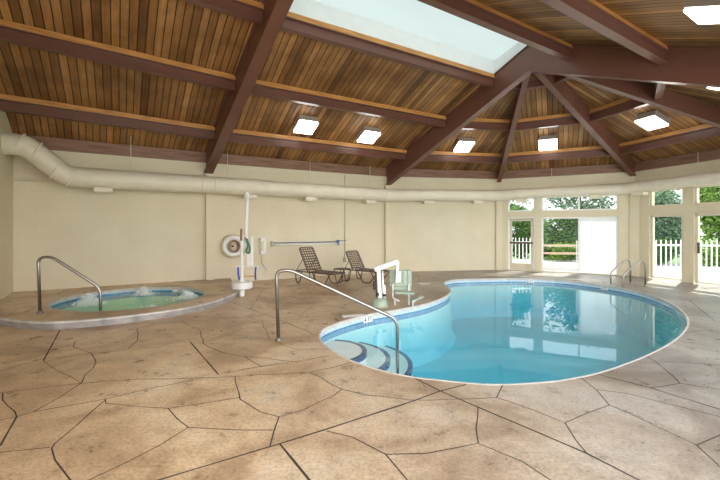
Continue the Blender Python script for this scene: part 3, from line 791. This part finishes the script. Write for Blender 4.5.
for u in (104, 246, 309, 372, 424, 476, 525, 594, 636):
    p, d, r = duct_at(u); d = Vector((d.x, d.y, 0)).normalized(); R_ = Matrix((d, Vector((-d.y, d.x, 0)), Vector((0, 0, 1)))).transposed()
    b = BM(); box(b, p + Vector((0, 0, -r - .035)), (.36, .22, .10), R_, .008); vb = link('air_register', b, M['trimcream'], duct)
    b = BM()
    for k in range(5): box(b, p + Vector((0, 0, -r - .088)) + Vector((-d.y, d.x, 0)) * (-.08 + .04 * k), (.32, .006, .012), R_)
    link('louvres', b, M['trimcream'], vb)
for u in (123, 229.5, 308.5, 372.5, 557, 695):
    p, d, r = duct_at(u)
    b = BM(); tube(b, [p + Vector((0, 0, r - .01)), Vector((p.x, p.y, 3.60 if u > 200 else 3.75))], .008, 8)
    lathe(b, [(.03, 0), (.03, .02), (.012, .03)], p + Vector((0, 0, r - .005)), 12); link('hanger_rod', b, M['trimcream'], duct)

# ------------------------------------------------------------------ ceiling lights
def hit_plane(u, v, P, n):
    d = Vector(((u - 360) / F, 1, -(v - HZ) / F)); o = Vector((0, 0, CH)); t = (P - o).dot(n) / d.dot(n); return o + d * t
def lamp(u, v, P, Q, R_, size, label, c=None):
    n = (Q - P).cross(R_ - P).normalized()
    if n.z > 0: n = -n
    c = hit_plane(u, v, P + n * .22, n) if c is None else c + n * .22; x = (Q - P).normalized(); y = n.cross(x).normalized(); top = c - n * .215
    o = empty('ceiling_light', top, label, 'light', 'square ceiling lights')
    Rm = Matrix((x, y, n)).transposed()
    b = BM()
    vs = box(b, (0, 0, 0), (1, 1, .17), None, .0)
    for vv in b.verts: vv.co.x *= size * (1.0 if vv.co.z > 0 else .92); vv.co.y *= size * (1.0 if vv.co.z > 0 else .92)
    T = Matrix.Translation(top + n * .087) @ Rm.to_4x4()
    for vv in b.verts: vv.co = T @ vv.co
    bmesh.ops.recalc_face_normals(b, faces=b.faces); link('housing', b, M['housing'], o)
    b = BM(); box(b, (0, 0, 0), (size * .99, size * .99, .045), None, .012)
    T = Matrix.Translation(top + n * .197) @ Rm.to_4x4()
    for vv in b.verts: vv.co = T @ vv.co
    link('diffuser', b, M['lamp'], o, False); return o
LA, LB = [ln(i, 1, 'A') for i in range(5)], [ln(i, 1, 'B') for i in range(5)]
RA_, RB_ = [ln(i, -1, 'A') for i in range(5)], [ln(i, -1, 'B') for i in range(5)]
lamp(306, 128, LA[1], LB[1], LB[2], .52, 'square white ceiling light, left one of the pair below the skylight')
lamp(369, 138, LA[1], LB[1], LB[2], .52, 'square white ceiling light, right one of the pair below the skylight')
lamp(464, 147.5, rib(C, V1, .8), rib(C, VB2, .8), rib(C, V1, .2), .52, 'square ceiling light between the deep roof frame and the narrow hip rafter')
lamp(548, 145.5, rib(C, VB2, .8), rib(C, VB3, .8), rib(C, VB3, .2), .52, 'square ceiling light straight above the white sliding panel side of the windows')
lamp(651, 124, rib(C, VB3, .8), rib(C, VB4, .8), rib(C, VB4, .2), .52, 'square ceiling light above the right windows')
lamp(726, 87, rib(C, VB4, .8), rib(C, V5o, .8), rib(C, V5o, .2), .52, 'square ceiling light cut by the right edge, below the roof frame')
lamp(716, 17, RA_[1], RB_[1], RB_[2], .52, 'largest nearest ceiling light in the top right corner')

def spot_on(a, b, i, f, g): return (a[i].lerp(b[i], f)).lerp(a[i + 1].lerp(b[i + 1], f), g)
lamp(0, 0, RA_[1], RB_[1], RB_[2], .52, 'added fill light on the near slope above the camera, out of view', spot_on(RA_, RB_, 1, .18, .5))  # this and the next two: unseen lamps added to brighten deck and walls
RW_ = [ln(i, -1, 'W') for i in range(5)]
lamp(0, 0, RW_[1], RA_[1], RA_[2], .52, 'added fill light on the near slope left of the camera, out of view', spot_on(RW_, RA_, 1, .62, .5))
lamp(0, 0, RW_[1], RA_[1], RA_[2], .52, 'added fill light on the near slope toward the left end wall, out of view', spot_on(RW_, RA_, 1, .22, .5))

# ------------------------------------------------------------------ loungers
def strap_panel(bm, L0, L1, W_, nx, ny, Rm, org, wv=.035):
    """woven straps across a frame panel: local x from L0 to L1, y +-W_/2"""
    for k in range(nx):
        x = L0 + (L1 - L0) * (k + .5) / nx
        box(bm, org + Rm @ Vector((x, 0, .004)), (wv, W_, .004), Rm)
    for k in range(ny):
        y = -W_ / 2 + W_ * (k + .5) / ny
        box(bm, org + Rm @ Vector(((L0 + L1) / 2, y, -.002)), (L1 - L0, wv, .004), Rm)
def lounger(hinge, az, back, label, rear=.55, ln_=.92):
    f = Vector((math.sin(az), math.cos(az), 0)); s = Vector((f.y, -f.x, 0)); upv = Vector((0, 0, 1)); SH = .33; W_ = .54
    o = empty('chaise_lounge', at_z(hinge, 0), label, 'lounge chair', 'brown strap chaise lounges by the back wall')
    h = at_z(hinge, SH); P = lambda x, y, z: at_z(hinge, 0) + f * x + s * y + upv * z
    b = BM(); r = .016
    ring = [P(-rear, -W_ / 2, SH), P(-rear, W_ / 2, SH), P(ln_, W_ / 2, SH), P(ln_, -W_ / 2, SH), P(-rear, -W_ / 2, SH)]
    tube(b, rounded(ring, .06, 4), r, 8); tube(b, [P(.0, -W_ / 2, SH), P(.0, W_ / 2, SH)], r * .8, 8); tube(b, [P(.6, -W_ / 2, SH), P(.6, W_ / 2, SH)], r * .8, 8)
    link('frame', b, M['brown'], o)
    bx, bz, bl = back; bd = Vector((bx, bz)).normalized()
    B = lambda t, y: P(-bd.x * t, y, SH + bd.y * t)
    b = BM(); tube(b, rounded([B(0, -W_ / 2), B(bl, -W_ / 2), B(bl, W_ / 2), B(0, W_ / 2)], .09, 5), r, 8); bf = link('backrest_frame', b, M['brown'], o)
    Rm = Matrix((-f * bd.x + upv * bd.y, s, (f * bd.y + upv * bd.x))).transposed()
    b = BM(); strap_panel(b, .04, bl - .02, W_ - .02, 9, 6, Rm, h, .03); link('backrest_straps', b, M['strap'], o)
    Rs = Matrix((f, s, upv)).transposed()
    b = BM(); strap_panel(b, .03, ln_ - .02, W_ - .02, 11, 6, Rs, h, .03); link('seat_straps', b, M['strap'], o)
    for y in (-W_ / 2, W_ / 2):
        b = BM(); tube(b, rounded([P(.18, y, SH - .01), P(.38, y, .016), P(.62, y, .016), P(ln_ - .08, y, SH - .01)], .05, 4), r, 8); link('leg', b, M['brown'], o)
        b = BM(); tube(b, rounded([P(.30 - rear, y, SH - .01), P(.22 - rear, y, .016), P(.08 - rear, y, .016), P(.03 - rear, y, SH - .01)], .04, 4), r, 8); link('leg', b, M['brown'], o)
        b = BM(); tube(b, [P(.05 - rear, y * .95, SH), B(bl * .55, y * .95)], .010, 8); link('recline_stay', b, M['brown'], o)
    return o
lounger(V2(-1.27, 10.9), math.radians(129), (.36, .65, .76), 'brown woven-strap chaise lounge on the left, its back raised higher')
lounger(V2(-.03, 11.4), math.radians(130), (.30, .53, .61), 'brown woven-strap chaise lounge on the right, its back lower behind the side table', .38, 1.0)
tb = V2(-.52, 11.1)
st = empty('side_table', tb, 'small brown side table standing between the two chaise lounges', 'table')
f = Vector((math.sin(2.1), math.cos(2.1), 0)); s = Vector((f.y, -f.x, 0)); 
P = lambda x, y, z: tb + f * x + s * y + Vector((0, 0, z))
b = BM(); tube(b, rounded([P(-.17, -.17, .38), P(.17, -.17, .38), P(.17, .17, .38), P(-.17, .17, .38), P(-.17, -.17, .38)], .04, 4), .014, 8)
box(b, P(0, 0, .382), (.34, .34, .012), Matrix((f, s, Vector((0, 0, 1)))).transposed(), .004); link('table_top', b, M['brown'], st)
for y in (-.16, .16):
    b = BM(); tube(b, rounded([P(-.16, y, .37), P(-.08, y, .014), P(.10, y, .014), P(.16, y, .37)], .04, 4), .012, 8); link('leg', b, M['brown'], st)

# ------------------------------------------------------------------ pool lift
lb = V2(.38, 7.62)
lift_o = empty('pool_lift', lb, 'white pool lift with a sage green seat standing at the pool edge', 'pool lift')
X, Y_, Z_ = Vector((1, 0, 0)), Vector((.12, .99, 0)), Vector((0, 0, 1))
Q = lambda x, y, z: lb + X * x + Y_ * y + Z_ * z
b = BM(); lathe(b, [(.17, 0), (.17, .03), (.155, .12), (.12, .17), (.05, .18)], Q(0, 0, 0), 20); link('base', b, M['sage'], lift_o, True)
b = BM(); box(b, Q(.0, -.01, .46), (.075, .075, .62), Matrix.Rotation(-.06, 3, 'Y'), .01); link('mast', b, M['whitep'], lift_o)
b = BM(); tube(b, [Q(.08, .05, .15), Q(.06, .05, .70)], .018, 10); tube(b, [Q(.10, .05, .12), Q(.095, .05, .42)], .028, 10); link('actuator', b, M['whitep'], lift_o)
b = BM(); tube(b, [Q(-.06, .02, .1), Q(-.07, .02, .74)], .012, 8); box(b, Q(-.09, .02, .42), (.07, .06, .16), None, .01); box(b, Q(-.03, -.02, .25), (.05, .1, .05), None, .005); box(b, Q(.1, -.02, .23), (.08, .1, .035), None, .005); link('cables_and_battery', b, M['dark'], lift_o)
b = BM(); a, c = Q(-.10, 0, .73), Q(.36, .12, .885); d = c - a
Rm = d.to_track_quat('X', 'Z').to_matrix(); box(b, (a + c) / 2, (d.length, .09, .095), Rm, .012); link('boom', b, M['whitep'], lift_o)
b = BM(); box(b, Q(.35, .15, .66), (.055, .05, .42), Matrix.Rotation(.06, 3, 'Y'), .008); box(b, Q(.37, .16, .57), (.10, .02, .22), None, .008); link('seat_hanger', b, M['whitep'], lift_o)
b = BM(); Rb = Matrix.Rotation(-.12, 3, 'X')
box(b, Q(.41, .30, .52), (.46, .05, .34), Rb, .022)
for xx in (.24, .34, .48, .58): box(b, Q(xx, .265, .56), (.035, .02, .28), Rb, .008)
link('seat_back', b, M['sage'], lift_o)
b = BM(); box(b, Q(.48, .12, .27), (.40, .36, .05), Matrix.Rotation(.05, 3, 'Y'), .02); box(b, Q(.44, .26, .31), (.36, .05, .10), None, .015); link('seat', b, M['sage'], lift_o)
for xx in (.26, .58):
    b = BM(); tube(b, rounded([Q(xx, .20, .42), Q(xx, .18, .14), Q(xx + .12, -.02, .12)], .05, 4), .016, 8); link('seat_frame', b, M['whitep'], lift_o)
b = BM(); box(b, Q(.74, .0, .17), (.26, .24, .035), Matrix.Rotation(-.35, 3, 'Y'), .012); link('footrest', b, M['sage'], lift_o)
for pts_ in ([Q(.82, -.06, .22), Q(.66, -.08, .10), Q(.66, -.08, .0)], [Q(.30, .18, .14), Q(.30, .18, .0)], [Q(.58, .18, .14), Q(.58, .18, .0)]):
    b = BM(); tube(b, pts_, .016, 8); link('support_leg', b, M['whitep'], lift_o)

# ------------------------------------------------------------------ spa lift
sb = V2(-2.69, 8.82)
sl = empty('spa_lift', sb, 'tall white lift pole with round drum base and folded seat by the hot tub', 'pool lift')
Q = lambda x, y, z: sb + Vector((x, y, z))
b = BM(); lathe(b, [(.06, 0), (.06, .17)], Q(0, 0, 0), 16); box(b, Q(0, -.055, .09), (.03, .02, .03)); link('pedestal', b, M['whitep'], sl)
b = BM(); lathe(b, [(.20, .17), (.235, .19), (.235, .31), (.22, .33), (.06, .335)], Q(0, 0, 0), 36); link('drum', b, M['white'], sl, False)
b = BM(); lathe(b, [(.07, .33), (.05, .36), (.033, .42), (.033, 1.40)], Q(0, 0, 0), 16); link('lower_mast', b, M['whitep'], sl)
b = BM(); tube(b, [Q(.09, .0, .95), Q(.10, 0, 1.6), Q(.115, 0, 2.30)], .038, 14); lathe(b, [(.05, 2.29), (.05, 2.34), (.02, 2.36)], Q(.115, 0, 0), 14); link('upper_mast', b, M['whitep'], sl)
b = BM(); box(b, Q(.0, -.05, 1.40), (.045, .05, .27), None, .01); link('lever', b, M['fascia'], sl)
b = BM(); tube(b, rounded([Q(.08, -.02, 1.34), Q(.16, -.04, 1.15), Q(.10, -.05, 1.02), Q(.17, -.04, .96), Q(.20, -.04, 1.1), Q(.12, -.03, 1.3)], .06, 4), .022, 8); link('green_hose', b, M['green'], sl)
b = BM(); box(b, Q(.17, .03, .92), (.15, .05, .48), Matrix.Rotation(-.05, 3, 'Y'), .02); box(b, Q(.22, .04, 1.1), (.06, .04, .5), None, .01); link('folded_seat', b, M['white'], sl)
b = BM(); box(b, Q(-.09, .02, .66), (.12, .05, .05), None, .008); box(b, Q(.31, .02, .66), (.12, .05, .05), None, .008); tube(b, [Q(-.1, .04, .66), Q(.32, .04, .66)], .012, 8); link('arm_rest', b, M['white'], sl)
for x0, x1 in ((-.085, -.055), (.32, .315)):
    b = BM(); tube(b, [Q(x0, -.01, .66), Q((x0 + x1) / 2 - .01, -.015, .5), Q(x1, -.01, .37)], .020, 8); link('blue_strap', b, M['blue'], sl)
b = BM(); box(b, Q(.18, .0, .45), (.26, .02, .03)); link('belt', b, M['orange'], sl)

# ------------------------------------------------------------------ things on the back wall
def wall_thing(name, w, u, z, off, label, cat):
    p = w.at(w.q(u), z, off); return empty(name, p, label, cat), p
o, p = wall_thing('life_ring', w2, 232.5, 1.03, .10, 'white life ring with rope hanging on the cream wall behind the hot tub lift', 'life ring')
Rw = Matrix((w2.d, Vector((0, 0, 1)), w2.n)).transposed()
b = BM(); n = 40; L_ = [p + Rw @ Vector((math.cos(2 * PI * k / n) * .245, math.sin(2 * PI * k / n) * .245, 0)) for k in range(n + 1)]
tube(b, L_, .072, 14, False); link('ring', b, M['white'], o)
b = BM(); L_ = [p + Rw @ Vector((math.cos(2 * PI * k / n) * (.325 + .02 * math.sin(4 * PI * k / n) ** 2), math.sin(2 * PI * k / n) * (.325 + .02 * math.sin(4 * PI * k / n) ** 2), 0)) for k in range(n + 1)]
tube(b, L_, .008, 6, False); link('grab_rope', b, M['orange'], o)
b = BM()
for k in range(5): tube(b, [p + Rw @ Vector((math.cos(a_ * .35) * (.10 + .012 * k) + .03, math.sin(a_ * .35) * (.14 + .008 * k), .02 * k - .03)) for a_ in range(19)], .011, 6, False)
link('coiled_rope', b, M['rail'], o)
b = BM(); box(b, p - w2.n * .075, (.05, .05, .04)); link('hook', b, M['dark'], o)
o, p = wall_thing('wall_phone', w2, 262.5, 1.02, .05, 'white phone box with hanging cord between the life ring and the blue pole', 'phone')
b = BM(); box(b, p, (.17, .10, .50), Matrix((w2.d, w2.n, Vector((0, 0, 1)))).transposed(), .02); link('housing', b, M['white'], o)
b = BM(); box(b, p + w2.n * .07 + w2.d * -.02, (.07, .05, .30), Matrix((w2.d, w2.n, Vector((0, 0, 1)))).transposed(), .015); link('handset', b, M['trimcream'], o)
b = BM(); tube(b, rounded([p + Rw @ Vector(q) for q in ((-.02, -.24, .03), (-.06, -.5, .02), (.04, -.62, .02), (.12, -.72, .02))], .12, 5), .007, 6); link('cord', b, M['housing'], o)
o, p = wall_thing('rescue_pole', w2, 271, 1.10, .07, 'blue rescue pole held level on the cream wall above the chaise lounges', 'pole')
q1, q2 = w2.q(271), w2.q(336)
b = BM(); tube(b, [w2.at(q1, 1.10, .07), w2.at(q2, 1.10, .07)], .016, 10); link('shaft', b, M['bluepole'], o)
b = BM(); tube(b, [w2.at(q1 - .02, 1.03, .06), w2.at(q2 + .12, 1.03, .06)], .022, 10); link('sleeve', b, M['whitep'], o)
for q in (q1 + .02, q2 + .05):
    b = BM(); w2.box(b, q - .03, q + .03, .99, 1.16, 0, .09); link('bracket', b, M['sage'] if q < q1 + 1 else M['bluepole'], o)
b = BM(); tube(b, [w2.at(q2 + .05, 1.13, .08), w2.at(q2 + .35, 1.14, .08)], .011, 8); link('hook_end', b, M['bluepole'], o)
o, p = wall_thing('conduit', w2, 344.5, .45, .04, 'thin vertical grey conduit on the wall between the two chaise lounges', 'pipe')
q = w2.q(344.5)
b = BM(); tube(b, [w2.at(q, .52, .03), w2.at(q, 3.3, .03)], .016, 8); link('pipe', b, M['cream'], o)
b = BM(); w2.box(b, q - .04, q + .04, .42, .56, 0, .06); link('outlet_box', b, M['housing'], o)

# ------------------------------------------------------------------ outdoors
bm = BM(); fill(bm, [[V2(3.5, 14.7), V2(9.05, 12.75), V2(10.4, 8.6), V2(7.3, 4.2), V2(16, 2), V2(16.5, 13.5), V2(12.4, 19), V2(3.5, 19)]], -.025)
struct(link('patio_floor', bm, M['patio']))
bm = BM(); fill(bm, [[V2(-30, 15.5), V2(60, 15.5), V2(60, 60), V2(-30, 60)]], -.12); fill(bm, [[V2(11, -20), V2(60, -20), V2(60, 15.5), V2(11, 15.5)]], -.12)
struct(link('lawn', bm, M['lawn']))
def pfence(P, Q, h, label, step=.14, ghost=None):
    P, Q = Vector(P), Vector(Q); d = (Q - P).normalized(); n = int((Q - P).length / step); o = empty('picket_fence', P, label, 'fence')
    R_ = Matrix((d, Vector((-d.y, d.x, 0)), Vector((0, 0, 1)))).transposed(); mid = (P + Q) / 2; Ln = (Q - P).length
    for zz in (.14, h - .16):
        b = BM(); box(b, mid + Vector((0, 0, zz)), (Ln, .035, .055), R_); link('rail', b, M['fence'], o)
    for k in range(n + 1):
        p = P + d * (k * Ln / n)
        b = BM(); post = (k % 14 == 0)
        hh = h + (.08 if post else 0); ww = .08 if post else .035
        box(b, p + Vector((0, 0, hh / 2)), (ww, .03 if not post else .08, hh), R_); lathe(b, [(ww * .6, 0), (ww * .3, .03), (.004, .05)], p + Vector((0, 0, hh)), 4)
        link('post' if post else 'picket', b, M['fence'], o)
    return o
pfence((9.9, 14.6, -.02), (14.6, 13.4, -.02), 1.10, 'white picket fence seen through the right hand windows', .155)
pfence((6.35, 17.4, -.02), (8.05, 17.2, -.02), 1.10, 'white picket fence seen through the glazed door beside the sliding door', .15)
o = empty('rail_fence', (8.2, 17.6, 0), 'brown two-rail wooden fence seen through the left pane of the sliding door', 'fence')
for zz in (.45, .80):
    b = BM(); beam(b, (8.2, 17.6, zz), (12.0, 17.0, zz), .05, .09); link('rail', b, M['rail'], o)
for k in range(3):
    b = BM(); box(b, (8.3 + 1.8 * k, 17.64 - .28 * k, .42), (.09, .09, 1.0)); link('post', b, M['rail'], o)
def tree(x, y, z0, rx, ry, rz, n, leaf, mat, label, trunk=True, name='tree', cat='tree', group=None):
    o = empty(name, (x, y, -.1), label, cat, group)
    b = BM(); rnd = random.Random(int(x * 71 + y * 13))
    blobs = [(rnd.uniform(-.6, .6), rnd.uniform(-.6, .6), rnd.uniform(-.7, .7), rnd.uniform(.35, .6)) for _ in range(16)]
    for k in range(n):
        bl = blobs[k % 16]; v = Vector((rnd.gauss(0, 1), rnd.gauss(0, 1), rnd.gauss(0, 1))).normalized() * bl[3] * rnd.uniform(.75, 1.05)
        c = Vector((x + (bl[0] + v.x) * rx, y + (bl[1] + v.y) * ry, z0 + rz + (bl[2] + v.z) * rz))
        if c.z < .02: continue
        d = Vector((rnd.gauss(0, 1), rnd.gauss(0, 1), rnd.gauss(0, .6))).normalized(); e = d.cross(Vector((rnd.gauss(0, 1), rnd.gauss(0, 1), rnd.gauss(0, 1)))).normalized()
        s = leaf * rnd.uniform(.6, 1.3)
        vs = [b.verts.new(c + q) for q in (-d * s, e * s * .45, d * s, -e * s * .45)]; b.faces.new(vs)
    link('foliage', b, mat, o)
    b = BM()
    tube(b, [Vector((x, y, -.12)), Vector((x + .05, y, z0 + rz * .6)), Vector((x, y + .05, z0 + rz * 1.3))], [.12 if trunk else .03, .08 if trunk else .02, .02], 8)
    for k in range(4):
        a = k * 1.7; tube(b, [Vector((x, y, z0 + rz * .4)), Vector((x + math.cos(a) * rx * .5, y + math.sin(a) * ry * .5, z0 + rz * 1.2))], [.05 if trunk else .015, .01], 6)
    link('trunk' if trunk else 'stems', b, M['bark'], o); return o
G = 'trees beyond the fence'
tree(8.2, 19.8, .1, 1.4, 1.0, 1.35, 6000, .09, M['leafb'], 'leafy green tree behind the white fence seen through the glazed door', group=G)
tree(10.4, 20.4, -.2, 1.5, .9, 1.35, 12000, .09, M['leafb'], 'dense green tree seen through the left pane of the sliding door', group=G)
tree(13.4, 23.5, 1.6, 2.4, 1.4, 1.7, 3000, .12, M['leafc'], 'tall grey-green tree whose crown shows in the high window above the sliding door', group=G)
tree(9.4, 25.0, 2.2, 1.6, 1.3, 1.2, 900, .12, M['leafc'], 'thin-crowned tree seen in the upper left high window', group=G)
tree(13.6, 17.4, .2, 1.3, .9, 1.5, 6000, .09, M['leafc'], 'hazy green tree behind the fence in the first right window', group=G)
tree(16.0, 17.2, .6, 1.4, 1.0, 1.9, 8000, .09, M['leafa'], 'tall bright green tree behind the fence in the last right window', group=G)
tree(14.9, 19.8, 1.8, 1.2, 1.0, 1.5, 2500, .10, M['leafb'], 'dark tree crown showing in the high window over the first right window', group=G)
tree(19.2, 18.0, .4, 2.0, 1.4, 2.2, 5000, .11, M['leafb'], 'broad tree at the far right edge beyond the fence', group=G)
tree(10.0, 18.4, 0, 1.2, .5, .42, 3600, .06, M['leafa'], 'bright green shrub below the rail fence behind the sliding door', False, 'shrub', 'shrub')
tree(14.3, 15.3, 0, 1.2, .5, .55, 3600, .06, M['leafa'], 'yellow-green shrub right behind the pickets in the last right window', False, 'shrub', 'shrub')
tree(12.0, 16.0, 0, 1.1, .5, .55, 3600, .06, M['leafb'], 'dark green shrub right behind the pickets in the first right window', False, 'shrub', 'shrub')

# ------------------------------------------------------------------ light
W_ = bpy.data.worlds.new('sky'); scn.world = W_; W_.use_nodes = True; nt = W_.node_tree; nt.nodes.clear()
out = nt.nodes.new('ShaderNodeOutputWorld'); bg = nt.nodes.new('ShaderNodeBackground'); bg.inputs[1].default_value = 1.0
tc = nt.nodes.new('ShaderNodeTexCoord'); sp = nt.nodes.new('ShaderNodeSeparateXYZ'); nt.links.new(tc.outputs['Generated'], sp.inputs[0])
nz = N(nt, 'ShaderNodeTexNoise', Scale=3.0, Detail=5); nt.links.new(tc.outputs['Generated'], nz.inputs['Vector'])
g = ramp(nt, [(0, (.85, .84, .80)), (.12, (.95, .98, 1.0)), (.6, (.74, .86, 1.0))], sp.outputs[2])
cl = ramp(nt, [(.42, (0, 0, 0)), (.62, (1, 1, 1))], nz.outputs[0])
nt.links.new(mix(nt, cl.outputs[0], g.outputs[0], (1, 1, 1)), bg.inputs[0]); nt.links.new(bg.outputs[0], out.inputs[0])
# added fill: sky brightened low behind the camera to light the open-sided room
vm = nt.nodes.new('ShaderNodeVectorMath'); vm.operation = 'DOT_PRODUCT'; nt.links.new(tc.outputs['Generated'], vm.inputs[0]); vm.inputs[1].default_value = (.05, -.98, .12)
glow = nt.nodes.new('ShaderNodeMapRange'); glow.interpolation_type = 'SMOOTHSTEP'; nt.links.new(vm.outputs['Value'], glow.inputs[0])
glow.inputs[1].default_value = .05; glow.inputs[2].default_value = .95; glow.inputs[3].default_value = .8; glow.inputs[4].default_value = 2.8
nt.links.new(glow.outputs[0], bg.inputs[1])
sun = bpy.data.lights.new('sun', 'SUN'); sun.energy = 4.0; sun.angle = .02; sun.color = (1, .95, .86)
so = bpy.data.objects.new('sun', sun); COL.objects.link(so)
so.rotation_euler = Vector((-.60, -.60, -1.05)).to_track_quat('-Z', 'Y').to_euler()

cam = bpy.data.cameras.new('camera'); co = bpy.data.objects.new('camera', cam); COL.objects.link(co)
co.location = (0, 0, CH); co.rotation_euler = (PI / 2, 0, 0)
cam.sensor_width = 36; cam.lens = F / 720 * 36; cam.shift_y = -12 / 720; cam.clip_start = .05; cam.clip_end = 300
scn.camera = co
scn.view_settings.view_transform = 'Standard'; scn.view_settings.look = 'None'
scn.view_settings.exposure = 1.38; scn.view_settings.gamma = 1; scn.view_settings.use_curve_mapping = False
scn.cycles.max_bounces = 12; scn.cycles.diffuse_bounces = 5; scn.cycles.transparent_max_bounces = 16
scn.cycles.sample_clamp_indirect = 6
